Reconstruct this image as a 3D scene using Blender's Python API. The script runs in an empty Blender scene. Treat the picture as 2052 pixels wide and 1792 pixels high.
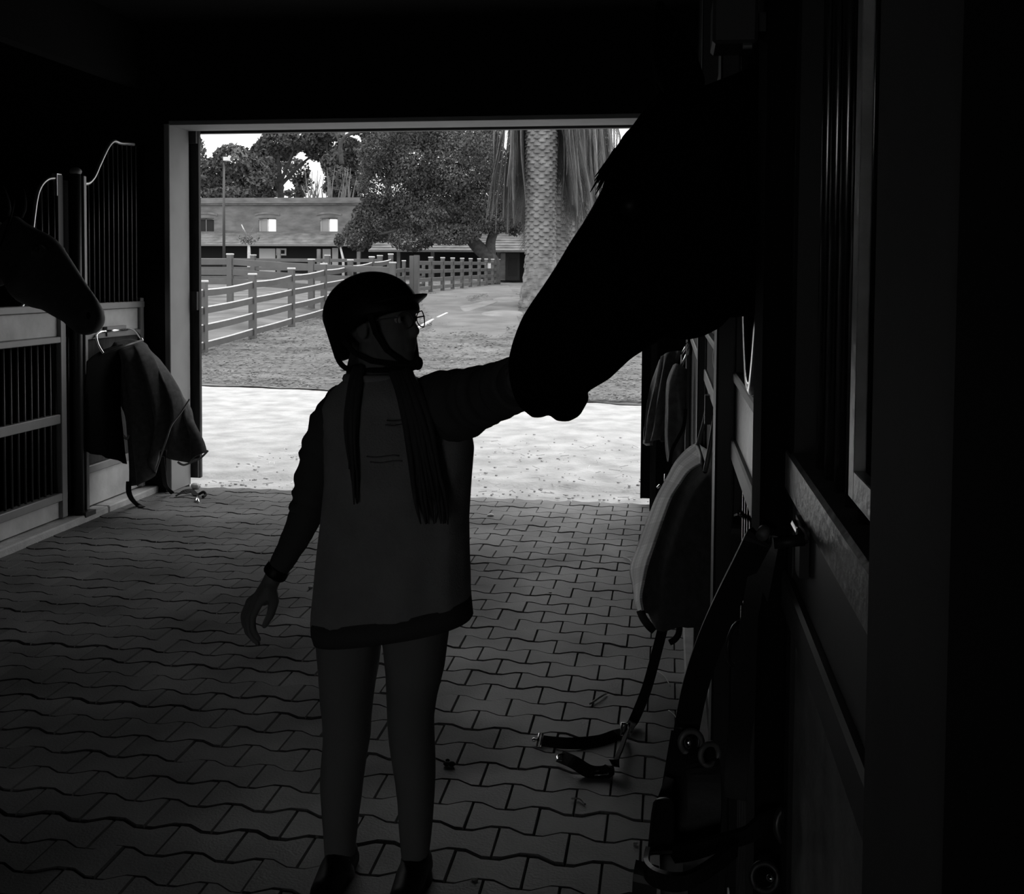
import bpy, bmesh, math, random
import numpy as np
from mathutils import Vector, Matrix, noise
random.seed(7); np.random.seed(7)
S = bpy.context.scene
C = S.collection

# ------------------------------------------------------------------ camera
F_PX, CX, CY = 2100.0, 1026.0, 645.0           # focal length and principal point (2052 x 1792 frame)
CAM_H = 1.6
def _cam_axes():
    yc = Vector(((1340 - CX) / F_PX, (CY - 557) / F_PX, 1)).normalized()      # aisle direction seen by the lens
    hc = Vector((1, -0.007, 0)).normalized()
    zc = hc.cross(yc).normalized()
    if zc.y < 0: zc = -zc
    xc = hc - hc.dot(yc) * yc - hc.dot(zc) * zc
    xc.normalize()
    return xc, yc, zc
XC, YC, ZC = _cam_axes()
RIGHT = Vector((XC.x, YC.x, ZC.x)); UP = Vector((XC.y, YC.y, ZC.y)); FWD = Vector((XC.z, YC.z, ZC.z))
EYE = Vector((0, 0, CAM_H))
cam_data = bpy.data.cameras.new('camera'); cam = bpy.data.objects.new('camera', cam_data); C.objects.link(cam)
cam.matrix_world = Matrix(((RIGHT.x, UP.x, -FWD.x, 0), (RIGHT.y, UP.y, -FWD.y, 0), (RIGHT.z, UP.z, -FWD.z, CAM_H), (0, 0, 0, 1)))
cam_data.sensor_fit = 'HORIZONTAL'; cam_data.sensor_width = 36.0
cam_data.lens = F_PX * 36.0 / 2052.0
cam_data.shift_y = -(896.0 - CY) / 2052.0
cam_data.clip_start = 0.02; cam_data.clip_end = 400
S.camera = cam

# ------------------------------------------------------------------ light and exposure
S.view_settings.view_transform = 'Standard'; S.view_settings.look = 'None'
S.view_settings.gamma = 1.0; S.view_settings.exposure = 0.0
S.view_settings.use_curve_mapping = False
S.cycles.use_denoising = True
S.cycles.max_bounces = 8; S.cycles.diffuse_bounces = 5; S.cycles.sample_clamp_indirect = 4.0
world = bpy.data.worlds.new('overcast_sky'); S.world = world; world.use_nodes = True
world.node_tree.nodes['Background'].inputs[0].default_value = (1, 1, 1, 1)
world.node_tree.nodes['Background'].inputs[1].default_value = 1.75
sun_d = bpy.data.lights.new('hazy_sun', 'SUN'); sun_d.energy = 1.6; sun_d.angle = math.radians(50)
sun = bpy.data.objects.new('hazy_sun', sun_d); C.objects.link(sun)
sun.rotation_euler = Vector((-0.25, -0.42, -1.0)).to_track_quat('-Z', 'Y').to_euler()

# ------------------------------------------------------------------ pixel ray -> point on a plane of the place
def ray(px, py):
    return FWD + RIGHT * ((px - CX) / F_PX) + UP * ((CY - py) / F_PX)
def on_y(px, py, y):
    d = ray(px, py); return EYE + d * (y / d.y)
def on_x(px, py, x):
    d = ray(px, py); return EYE + d * (x / d.x)
def on_z(px, py, z=0.0):
    d = ray(px, py); return EYE + d * ((z - CAM_H) / d.z)
def project(p):
    v = Vector(p) - EYE
    w = v.dot(FWD)
    return CX + F_PX * v.dot(RIGHT) / w, CY - F_PX * v.dot(UP) / w, w

# ------------------------------------------------------------------ materials (all procedural)
MATS = {}
def mat(name, v, rough=0.8, spec=0.3, metal=0.0, var=0.0, vscale=6.0, bump=0.0, bscale=40.0, stretch=None, trans=0.0, randobj=0.0, sheen=0.0):
    m = bpy.data.materials.new(name); m.use_nodes = True
    nt = m.node_tree; b = nt.nodes['Principled BSDF']
    b.inputs['Roughness'].default_value = rough; b.inputs['Metallic'].default_value = metal
    b.inputs['Specular IOR Level'].default_value = spec
    b.inputs['Base Color'].default_value = (v, v, v, 1)
    if sheen: b.inputs['Sheen Weight'].default_value = sheen
    vec = None
    if var or bump:
        tc = nt.nodes.new('ShaderNodeNewGeometry'); vec = tc.outputs['Position']
        if stretch:
            mp = nt.nodes.new('ShaderNodeMapping'); mp.inputs['Scale'].default_value = stretch
            nt.links.new(vec, mp.inputs['Vector']); vec = mp.outputs['Vector']
    col = None
    if var:
        n = nt.nodes.new('ShaderNodeTexNoise'); n.inputs['Scale'].default_value = vscale; n.inputs['Detail'].default_value = 6
        nt.links.new(vec, n.inputs['Vector'])
        r = nt.nodes.new('ShaderNodeMapRange')
        r.inputs['From Min'].default_value = 0.3; r.inputs['From Max'].default_value = 0.7
        r.inputs['To Min'].default_value = v * (1 - var); r.inputs['To Max'].default_value = min(0.95, v * (1 + var))
        nt.links.new(n.outputs['Fac'], r.inputs['Value']); col = r.outputs['Result']
    if randobj:
        oi = nt.nodes.new('ShaderNodeObjectInfo')
        r2 = nt.nodes.new('ShaderNodeMapRange'); r2.inputs['To Min'].default_value = 1 - randobj; r2.inputs['To Max'].default_value = 1 + randobj
        nt.links.new(oi.outputs['Random'], r2.inputs['Value'])
        mu = nt.nodes.new('ShaderNodeMath'); mu.operation = 'MULTIPLY'
        if col is None: mu.inputs[0].default_value = v
        else: nt.links.new(col, mu.inputs[0])
        nt.links.new(r2.outputs['Result'], mu.inputs[1]); col = mu.outputs[0]
    if col is not None: nt.links.new(col, b.inputs['Base Color'])
    if bump:
        n2 = nt.nodes.new('ShaderNodeTexNoise'); n2.inputs['Scale'].default_value = bscale; n2.inputs['Detail'].default_value = 8
        nt.links.new(vec, n2.inputs['Vector'])
        bp = nt.nodes.new('ShaderNodeBump'); bp.inputs['Strength'].default_value = bump; bp.inputs['Distance'].default_value = 0.01
        nt.links.new(n2.outputs['Fac'], bp.inputs['Height']); nt.links.new(bp.outputs['Normal'], b.inputs['Normal'])
    if trans: b.inputs['Transmission Weight'].default_value = trans
    MATS[name] = m
    return m
def paver_material():
    """concrete with a dry dirt film that is heavy on the left half of the aisle: dirt is darker and has no sheen"""
    m = mat('concrete_paver', 0.23, 0.42, 0.42, var=0.28, vscale=2.2, bump=0.22, bscale=120, randobj=0.12)
    nt = m.node_tree; b = nt.nodes['Principled BSDF']
    geo = nt.nodes.new('ShaderNodeNewGeometry'); sp = nt.nodes.new('ShaderNodeSeparateXYZ'); nt.links.new(geo.outputs['Position'], sp.inputs[0])
    no = nt.nodes.new('ShaderNodeTexNoise'); no.inputs['Scale'].default_value = 1.3; no.inputs['Detail'].default_value = 7; nt.links.new(geo.outputs['Position'], no.inputs['Vector'])
    ad = nt.nodes.new('ShaderNodeMath'); ad.operation = 'MULTIPLY_ADD'; ad.inputs[1].default_value = 2.6; nt.links.new(no.outputs['Fac'], ad.inputs[0]); nt.links.new(sp.outputs['X'], ad.inputs[2])
    mr = nt.nodes.new('ShaderNodeMapRange'); mr.inputs['From Min'].default_value = 0.75; mr.inputs['From Max'].default_value = -0.55; nt.links.new(ad.outputs[0], mr.inputs['Value'])
    r = nt.nodes.new('ShaderNodeMapRange'); r.inputs['To Min'].default_value = 0.50; r.inputs['To Max'].default_value = 0.95; nt.links.new(mr.outputs[0], r.inputs['Value']); nt.links.new(r.outputs[0], b.inputs['Roughness'])
    s = nt.nodes.new('ShaderNodeMapRange'); s.inputs['To Min'].default_value = 0.08; s.inputs['To Max'].default_value = 0.02; nt.links.new(mr.outputs[0], s.inputs['Value']); nt.links.new(s.outputs[0], b.inputs['Specular IOR Level'])
    old = b.inputs['Base Color'].links[0].from_socket
    d = nt.nodes.new('ShaderNodeMapRange'); d.inputs['To Min'].default_value = 1.0; d.inputs['To Max'].default_value = 0.66; nt.links.new(mr.outputs[0], d.inputs['Value'])
    mu = nt.nodes.new('ShaderNodeMath'); mu.operation = 'MULTIPLY'; nt.links.new(old, mu.inputs[0]); nt.links.new(d.outputs[0], mu.inputs[1]); nt.links.new(mu.outputs[0], b.inputs['Base Color'])
    return m
M_PAVER = paver_material()
M_JOINT = mat('joint_sand', 0.025, 1.0, 0.0, var=0.3, bump=0.3)
M_KERB = mat('concrete_kerb', 0.42, 0.9, 0.2, var=0.2, vscale=9, bump=0.3, bscale=80)
M_DARKWOOD = mat('dark_timber', 0.035, 0.7, 0.2, var=0.4, vscale=5, bump=0.2, bscale=60, stretch=(6, 6, 1))
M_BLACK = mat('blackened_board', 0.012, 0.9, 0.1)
M_PALE = mat('pale_board', 0.46, 0.45, 0.4, var=0.18, vscale=7, bump=0.1, bscale=50)
M_WORN = mat('worn_pale_board', 0.62, 0.30, 0.6, var=0.35, vscale=14, bump=0.2, bscale=70)
M_RAIL = mat('grey_steel_rail', 0.20, 0.45, 0.5, metal=0.3, var=0.1)
M_STEEL = mat('dark_steel_bar', 0.085, 0.38, 0.5, metal=0.4)
M_BARS = mat('polished_bar', 0.30, 0.22, 0.5, metal=0.95)
M_CURVE = mat('galvanised_tube', 0.55, 0.3, 0.5, metal=0.8)
M_CHROME = mat('bright_metal', 0.85, 0.18, 0.5, metal=1.0)
M_BLACKSTEEL = mat('black_steel', 0.02, 0.45, 0.4)
M_JAMB = mat('painted_jamb', 0.25, 0.7, 0.3, var=0.08, vscale=5)
M_RUGDARK = mat('dark_rug_cloth', 0.075, 0.95, 0.1, var=0.25, vscale=30, bump=0.2, bscale=300, sheen=0.1)
M_TRIM = mat('pale_rug_trim', 0.34, 0.9, 0.1)
M_STRAP = mat('black_webbing', 0.02, 0.85, 0.15)
M_LEATHER = mat('dark_leather', 0.016, 0.38, 0.5, var=0.3, vscale=20, bump=0.04, bscale=150)
M_HORSE = mat('black_horse_coat', 0.004, 0.85, 0.06)
M_HORSE2 = mat('dark_bay_coat', 0.035, 0.6, 0.3, var=0.25, vscale=14)
M_MANE = mat('black_mane', 0.004, 0.75, 0.1)
M_EYE = mat('dark_eye', 0.008, 0.45, 0.3)
M_SKIN = mat('skin', 0.22, 0.6, 0.3, var=0.05)
M_HAIR = mat('dark_hair', 0.075, 0.6, 0.2)
M_SHIRT = mat('grey_sweatshirt', 0.36, 0.95, 0.05, var=0.08, vscale=14, bump=0.3, bscale=200)
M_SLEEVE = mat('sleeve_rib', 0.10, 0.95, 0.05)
M_HEM = mat('dark_rib_hem', 0.09, 0.95, 0.05)
M_LEGGING = mat('grey_legging', 0.26, 0.9, 0.05, var=0.06)
M_BOOT = mat('black_boot', 0.008, 0.5, 0.3)
M_HELMET = mat('black_helmet', 0.006, 0.55, 0.25)
M_BARK = mat('dark_bark', 0.07, 0.95, 0.1, var=0.3, bump=0.6, bscale=12)
M_LEAF = mat('dark_foliage', 0.10, 0.8, 0.2, var=0.5, vscale=0.6)
M_LEAF2 = mat('mid_foliage', 0.14, 0.8, 0.2, var=0.5, vscale=0.5)
M_PALMTRUNK = mat('palm_trunk', 0.21, 0.95, 0.1, var=0.35, vscale=3.5, bump=0.4, bscale=25)
M_FROND = mat('palm_frond', 0.13, 0.8, 0.2, var=0.4, vscale=1.5)
M_FROND2 = mat('lit_palm_rib', 0.24, 0.85, 0.15, var=0.4, vscale=2)  # paler rib tone: light on the rib edges put into the colour
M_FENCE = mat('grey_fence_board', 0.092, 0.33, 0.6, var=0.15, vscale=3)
M_FENCETOP = mat('top_lit_edge', 0.62, 0.5, 0.5, var=0.1)  # top light on fence rails and post caps, put into the colour
M_TRAMPLED = mat('trampled_soil', 0.185, 0.95, 0.05, var=0.25, vscale=1.2, bump=0.5, bscale=14)
M_SAND = mat('pale_sand', 0.445, 0.95, 0.05, var=0.22, vscale=3.5, bump=0.9, bscale=26)
M_LAWN = mat('dry_lawn', 0.165, 0.95, 0.05, var=0.40, vscale=0.9, bump=0.6, bscale=14, stretch=(0.7, 1.6, 1))
M_BARE = mat('bare_pale_soil', 0.26, 0.95, 0.05, var=0.2, vscale=2, bump=0.4, bscale=20)
M_GRASS = mat('dry_grass_blade', 0.17, 0.9, 0.1, var=0.4, vscale=2)
M_BRICKWALL = mat('washed_brick', 0.18, 0.9, 0.1, var=0.28, vscale=1.3, bump=0.3, bscale=8, stretch=(1, 1, 3))
M_TILE = mat('roof_tile', 0.20, 0.85, 0.15, var=0.35, vscale=1.6)
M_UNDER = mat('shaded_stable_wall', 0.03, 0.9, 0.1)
M_WHITE = mat('white_paint', 0.75, 0.6, 0.3)
M_GLASS = mat('window_glass', 0.9, 0.03, 0.5, metal=1.0)
M_GLASSDIM = mat('dim_window_glass', 0.30, 0.25, 0.5)
M_GLASSDARK = mat('dark_window_glass', 0.03, 0.5, 0.1)
M_STRAW = mat('straw', 0.62, 0.8, 0.2, var=0.2, vscale=10)
M_STONE = mat('pale_stone', 0.6, 0.85, 0.2, var=0.2, vscale=20)
M_DUNG = mat('dark_clod', 0.03, 0.9, 0.1)
M_CLOD = mat('soil_clod', 0.52, 0.95, 0.1, var=0.25, vscale=8)

def plaid_material():
    m = bpy.data.materials.new('plaid_rug_cloth'); m.use_nodes = True
    nt = m.node_tree; b = nt.nodes['Principled BSDF']; b.inputs['Roughness'].default_value = 0.8
    b.inputs['Specular IOR Level'].default_value = 0.2; b.inputs['Sheen Weight'].default_value = 0.8; b.inputs['Sheen Roughness'].default_value = 0.4
    uv = nt.nodes.new('ShaderNodeUVMap'); sp = nt.nodes.new('ShaderNodeSeparateXYZ'); nt.links.new(uv.outputs[0], sp.inputs[0])
    def band(out, freq, lo, hi, wid):
        mu = nt.nodes.new('ShaderNodeMath'); mu.operation = 'MULTIPLY'; mu.inputs[1].default_value = freq; nt.links.new(out, mu.inputs[0])
        fr = nt.nodes.new('ShaderNodeMath'); fr.operation = 'FRACT'; nt.links.new(mu.outputs[0], fr.inputs[0])
        lt = nt.nodes.new('ShaderNodeMath'); lt.operation = 'LESS_THAN'; lt.inputs[1].default_value = wid; nt.links.new(fr.outputs[0], lt.inputs[0])
        mr = nt.nodes.new('ShaderNodeMapRange'); mr.inputs['To Min'].default_value = lo; mr.inputs['To Max'].default_value = hi
        nt.links.new(lt.outputs[0], mr.inputs['Value']); return mr.outputs[0]
    outs = [band(sp.outputs[0], 2.4, 0.42, 1.0, 0.55), band(sp.outputs[0], 8, 0.75, 1.0, 0.6),
            band(sp.outputs[1], 5, 0.70, 1.0, 0.55), band(sp.outputs[1], 60, 0.88, 1.0, 0.5)]
    cur = None
    for o in outs:
        if cur is None: cur = o; continue
        mu = nt.nodes.new('ShaderNodeMath'); mu.operation = 'MULTIPLY'; nt.links.new(cur, mu.inputs[0]); nt.links.new(o, mu.inputs[1]); cur = mu.outputs[0]
    mu = nt.nodes.new('ShaderNodeMath'); mu.operation = 'MULTIPLY'; nt.links.new(cur, mu.inputs[0]); mu.inputs[1].default_value = 0.95
    nt.links.new(mu.outputs[0], b.inputs['Base Color'])
    return m
M_PLAID = plaid_material()

# ------------------------------------------------------------------ mesh helpers
class MB:
    def __init__(s): s.v = []; s.f = []; s.uv = None
    def add(s, vs, fs):
        n = len(s.v); s.v += [tuple(p) for p in vs]; s.f += [tuple(i + n for i in f) for f in fs]; return s
    def box(s, x0, x1, y0, y1, z0, z1):
        if x0 > x1: x0, x1 = x1, x0
        if y0 > y1: y0, y1 = y1, y0
        if z0 > z1: z0, z1 = z1, z0
        return s.add([(x0,y0,z0),(x1,y0,z0),(x1,y1,z0),(x0,y1,z0),(x0,y0,z1),(x1,y0,z1),(x1,y1,z1),(x0,y1,z1)],
                     [(0,3,2,1),(4,5,6,7),(0,1,5,4),(1,2,6,5),(2,3,7,6),(3,0,4,7)])
    def loft(s, rings, closed=True, cap=True):
        n = len(rings[0]); vs = [p for r in rings for p in r]; fs = []
        for i in range(len(rings) - 1):
            for j in range(n if closed else n - 1):
                k = (j + 1) % n
                fs.append((i*n + j, i*n + k, (i+1)*n + k, (i+1)*n + j))
        if cap and closed:
            fs.append(tuple(reversed(range(n)))); fs.append(tuple(range((len(rings)-1)*n, len(rings)*n)))
        return s.add(vs, fs)
    def tube(s, path, r, n=8, cap=True):
        path = [Vector(p) for p in path]; m = len(path)
        rs = r if isinstance(r, (list, tuple)) else [r] * m
        t0 = (path[1] - path[0]).normalized()
        a = Vector((0, 0, 1)) if abs(t0.z) < 0.9 else Vector((1, 0, 0))
        u = (a - a.dot(t0) * t0).normalized(); rings = []
        for i, p in enumerate(path):
            t = (path[min(i+1, m-1)] - path[max(i-1, 0)])
            t = t.normalized() if t.length > 1e-9 else t0
            u = (u - u.dot(t) * t)
            u = u.normalized() if u.length > 1e-9 else t.orthogonal().normalized()
            w = t.cross(u)
            rings.append([p + (u * math.cos(2*math.pi*j/n) + w * math.sin(2*math.pi*j/n)) * rs[i] for j in range(n)])
        return s.loft(rings, True, cap)
    def ribbon(s, path, width, side, thick=0.003):
        path = [Vector(p) for p in path]; rings = []; m = len(path)
        for i, p in enumerate(path):
            t = (path[min(i+1, m-1)] - path[max(i-1, 0)]).normalized()
            sd = Vector(side[i] if isinstance(side, list) else side)
            sd = (sd - sd.dot(t) * t).normalized(); nr = t.cross(sd)
            w = (width[i] if isinstance(width, list) else width) / 2
            rings.append([p + sd*w + nr*thick/2, p - sd*w + nr*thick/2, p - sd*w - nr*thick/2, p + sd*w - nr*thick/2])
        return s.loft(rings)
    def ellipsoid(s, c, r, n=16, m=10, M=None):
        c = Vector(c); rings = []
        for i in range(1, m):
            a = math.pi * i / m
            rings.append([Vector((r[0]*math.sin(a)*math.cos(2*math.pi*j/n), r[1]*math.sin(a)*math.sin(2*math.pi*j/n), -r[2]*math.cos(a))) for j in range(n)])
        if M is not None: rings = [[M @ p for p in q] for q in rings]
        b = Vector((0,0,-r[2])); t = Vector((0,0,r[2]))
        if M is not None: b = M @ b; t = M @ t
        vs = [c + p for q in rings for p in q] + [c + b, c + t]; fs = []
        for i in range(m - 2):
            for j in range(n):
                k = (j+1) % n; fs.append((i*n+j, i*n+k, (i+1)*n+k, (i+1)*n+j))
        L = (m-1)*n
        for j in range(n):
            k = (j+1) % n; fs.append((L, k, j)); fs.append((L+1, (m-2)*n+j, (m-2)*n+k))
        return s.add(vs, fs)
    def capsule(s, a, b, ra, rb, n=12):
        a = Vector(a); b = Vector(b); t = (b - a); L = t.length; t = t / L if L > 1e-9 else Vector((0,0,1))
        path = []; rs = []
        for k in (0.08, 0.45, 0.8): path.append(a - t*ra*math.cos(math.asin(k))); rs.append(ra*k)
        path += [a, b]; rs += [ra, rb]
        for k in (0.8, 0.45, 0.08): path.append(b + t*rb*math.cos(math.asin(k))); rs.append(rb*k)
        return s.tube(path, rs, n)
    def chain(s, pts, rs, n=12):
        for i in range(len(pts)-1): s.capsule(pts[i], pts[i+1], rs[i], rs[i+1], n)
        return s
    def mesh(s, name):
        me = bpy.data.meshes.new(name); me.from_pydata(s.v, [], s.f)
        if s.uv is not None:
            l = me.uv_layers.new(name='UVMap')
            for lp in me.loops: l.data[lp.index].uv = s.uv[lp.vertex_index]
        me.update(); return me
    def build(s, name, m, parent=None, smooth=False, bevel=0.0, fixn=True):
        me = s.mesh(name)
        if bevel or fixn:
            bm = bmesh.new(); bm.from_mesh(me)
            if fixn: bmesh.ops.recalc_face_normals(bm, faces=bm.faces)
            if bevel: bmesh.ops.bevel(bm, geom=[e for e in bm.edges if e.calc_face_angle(0) > 0.6], offset=bevel, segments=1, affect='EDGES', clamp_overlap=True)
            bm.to_mesh(me); bm.free()
        if smooth:
            me.polygons.foreach_set('use_smooth', [True] * len(me.polygons))
        return link(name, me, m, parent)
def link(name, me, m, parent=None):
    o = bpy.data.objects.new(name, me); C.objects.link(o)
    if m is not None and not me.materials: me.materials.append(m)
    if parent is not None:
        o.parent = parent
        r = parent; off = Vector((0, 0, 0))
        while r is not None: off += r.location; r = r.parent
        o.location = -off
    return o
def remeshed(mb, name, m, parent, voxel, smooth=4, factor=0.5):
    o = mb.build(name, m, parent)
    r = o.modifiers.new('r', 'REMESH'); r.mode = 'VOXEL'; r.voxel_size = voxel; r.use_smooth_shade = True
    if smooth:
        sm = o.modifiers.new('s', 'SMOOTH'); sm.factor = factor; sm.iterations = smooth
    dg = bpy.context.evaluated_depsgraph_get(); dg.update()
    me = bpy.data.meshes.new_from_object(o.evaluated_get(dg)); o.modifiers.clear(); o.data = me
    if not me.materials: me.materials.append(m)
    me.polygons.foreach_set('use_smooth', [True] * len(me.polygons))
    return o
def tag(o, label=None, cat=None, group=None, kind=None):
    if label: o['label'] = label
    if cat: o['category'] = cat
    if group: o['group'] = group
    if kind: o['kind'] = kind
    return o
def thing(name, loc, label, cat, group=None):
    o = bpy.data.objects.new(name, None); C.objects.link(o); o.location = loc; o.empty_display_size = 0.1
    return tag(o, label, cat, group)
def struct(name, mb, m, bevel=0.0, parent=None):
    o = mb.build(name, m, parent, bevel=bevel)
    if parent is None: o['kind'] = 'structure'
    return o
def bez(pts, n=8):
    """smooth curve through points (Catmull-Rom)"""
    P = [Vector(p) for p in pts]; out = []
    for i in range(len(P) - 1):
        p0 = P[max(i-1,0)]; p1 = P[i]; p2 = P[i+1]; p3 = P[min(i+2, len(P)-1)]
        for k in range(n):
            t = k / n
            out.append(0.5 * ((2*p1) + (p2-p0)*t + (2*p0-5*p1+4*p2-p3)*t*t + (3*p1-p0-3*p2+p3)*t**3))
    out.append(P[-1]); return out
def quads_obj(name, pos, ax, ay, m, parent=None):
    """many small leaf quads as one mesh (numpy arrays n x 3)"""
    n = len(pos); v = np.empty((n, 4, 3), np.float32)
    v[:,0] = pos - ax; v[:,1] = pos - ay*0.6; v[:,2] = pos + ax; v[:,3] = pos + ay
    me = bpy.data.meshes.new(name); me.vertices.add(n*4); me.loops.add(n*4); me.polygons.add(n)
    me.vertices.foreach_set('co', v.ravel()); me.loops.foreach_set('vertex_index', np.arange(n*4, dtype=np.int32))
    me.polygons.foreach_set('loop_start', np.arange(0, n*4, 4, dtype=np.int32)); me.update(calc_edges=True); me.validate()
    return link(name, me, m, parent)
def rnd_dirs(n):
    d = np.random.normal(size=(n, 3)); return d / np.linalg.norm(d, axis=1)[:, None]
# ================================================================== SETTING: floor, walls, ceiling, ground outside
XL, XR = -3.78, 0.15           # faces of the left and right stall fronts
Y_IN, Y_OUT = 7.20, 7.50       # far wall
floor = struct('floor', MB().box(-7.6, 3.9, -9, 7.44, -0.2, -0.014), M_JOINT)
def paver_mesh(half=False):
    L = 0.204 - 0.0028; w = 0.0655 - 0.0019; A = 0.0155
    us = [0, 0.12, 0.37, 0.63, 0.88, 1.0]; sg = [1, 1, -1, -1, 1, 1]
    if half: us = [0, 0.14, 0.36, 0.5]; sg = [1, 1, -1, -1]
    lo = [((u - 0.5) * L, -(w + A * q)) for u, q in zip(us, sg)]
    hi = [((u - 0.5) * L, (w + A * q)) for u, q in zip(reversed(us), reversed(sg))]
    out = lo + hi; n = len(out)
    cx = sum(p[0] for p in out) / n
    ins = [(cx + (x - cx) * 0.972, y * 0.94) for x, y in out]
    mb = MB(); mb.add([(x, y, -0.045) for x, y in out] + [(x, y, -0.008) for x, y in out] + [(x, y, 0) for x, y in ins],
        [(i, (i+1) % n, n + (i+1) % n, n + i) for i in range(n)] + [(n + i, n + (i+1) % n, 2*n + (i+1) % n, 2*n + i) for i in range(n)] + [tuple(2*n + i for i in range(n))])
    return mb
pv_full, pv_half = paver_mesh(), paver_mesh(True)
me_full, me_half = pv_full.mesh('paver'), pv_half.mesh('paver')
me_full.materials.append(M_PAVER); me_half.materials.append(M_PAVER)
slots = []; y = 0.75; r = 0
rr = random.Random(3)
while y < 7.40:
    x0 = -0.26 + (0.102 if r % 2 else 0) + 0.102
    k = 0
    while x0 + k * 0.204 > -3.88: k -= 1
    k += 1
    while x0 + k * 0.204 < 0.16:
        slots.append((x0 + k * 0.204, y, 'full')); k += 1
    y += 0.131 + (0.007 if rr.random() < 0.18 else 0); r += 1
def inview(p):
    px, py, w = project(p); return w > 0.1 and -60 < px < 2100 and py < 1850
slots.sort(key=lambda s: (not inview((s[0], s[1], 0)), s[1]))
rest = MB()
for i, (x, y, kind) in enumerate(slots):
    z = rr.uniform(-0.0025, 0.0025); tx = rr.uniform(-0.007, 0.007); ty = rr.uniform(-0.007, 0.007); rz = rr.uniform(-0.006, 0.006)
    if i < 300:
        o = link('paver', me_full, None, floor); o.location = (x, y, z); o.rotation_euler = (tx, ty, rz)
    else:
        M = Matrix.Translation((x, y, z)) @ Matrix.Rotation(rz, 4, 'Z') @ Matrix.Rotation(ty, 4, 'Y')
        rest.add([M @ Vector(p) for p in pv_full.v], pv_full.f)
tag(rest.build('paver_field', M_PAVER, floor, fixn=False), kind='stuff')

kerb = thing('kerb', (XL, 4, 0), 'low pale concrete kerb along the foot of the left stall fronts', 'kerb')
yk = 0.5
while yk < 7.15:
    y2 = min(yk + 1.2, 7.2)
    MB().box(-3.90, -3.695, yk + 0.004, y2 - 0.004, -0.1, 0.045).build('kerb_stone', M_KERB, kerb, bevel=0.008)
    yk += 1.2
kerb2 = thing('kerb', (0.1, 4, 0), 'low concrete kerb along the foot of the right stall fronts', 'kerb')
yk = 0.5
while yk < 7.1:
    MB().box(0.085, 0.30, yk + 0.004, min(yk + 1.2, 7.2) - 0.004, -0.1, 0.03).build('kerb_stone', M_KERB, kerb2, bevel=0.006)
    yk += 1.2

# far wall with the doorway (opening x -3.60 .. -0.10, height 2.69)
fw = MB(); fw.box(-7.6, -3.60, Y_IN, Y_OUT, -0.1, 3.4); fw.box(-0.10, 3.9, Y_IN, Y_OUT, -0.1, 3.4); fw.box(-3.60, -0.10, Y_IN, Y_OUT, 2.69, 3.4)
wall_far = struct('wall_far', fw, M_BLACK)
t1 = MB().box(-3.635, -3.592, Y_IN - 0.012, Y_OUT + 0.005, 0, 2.69); struct('trim_1', t1, M_JAMB, bevel=0.004)          # pale reveal
t2 = MB().box(-3.60, -0.10, Y_IN - 0.004, Y_OUT + 0.01, 2.680, 2.712); struct('trim_2', t2, M_JAMB, bevel=0.003)        # soffit
struct('trim_3', MB().box(-0.11, -0.07, Y_IN - 0.01, Y_OUT, 0, 2.69), M_DARKWOOD)
# outer sliding door leaf seen as the dark strip at the left of the opening, track above
dl = thing('sliding_door', (-4.5, 7.56, 0), 'dark sliding barn door leaf pushed open at the left side of the doorway', 'door')
for k in range(10):
    MB().box(-3.535 - 0.18*(k+1) + 0.004, -3.535 - 0.18*k, 7.545, 7.585, 0.04, 2.78).build('board', M_DARKWOOD, dl, bevel=0.003)
for z in (0.12, 1.4, 2.66): MB().box(-5.33, -3.54, 7.512, 7.545, z - 0.07, z + 0.07).build('rail', M_DARKWOOD, dl)
dr = thing('sliding_door', (-0.1, 7.56, 0), 'dark board door leaf standing open at the right side of the doorway behind the hanging rugs', 'door')
for k in range(3):
    MB().box(-0.180 + 0.112*k, -0.180 + 0.112*k + 0.108, 7.53, 7.57, 0.015, 2.78).build('board', M_BLACK, dr, bevel=0.003)
for z in (0.12, 1.35, 2.6): MB().box(-0.178, 0.15, 7.57, 7.60, z - 0.06, z + 0.06).build('rail', M_BLACK, dr)
MB().box(-0.182, -0.17, 7.525, 7.575, 0.015, 2.78).build('edge_strip', M_BLACK, dr)
tk = thing('door_track', (-2, 7.62, 2.7), 'dark sliding door track running along the head of the doorway', 'track')
MB().box(-5.6, 0.6, 7.61, 7.66, 2.675, 2.80).build('channel', M_BLACKSTEEL, tk)
for x in (-4.9, -3.9, -0.6): MB().box(x - .03, x + .03, 7.505, 7.66, 2.80, 2.88).build('bracket', M_BLACKSTEEL, tk)

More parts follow.
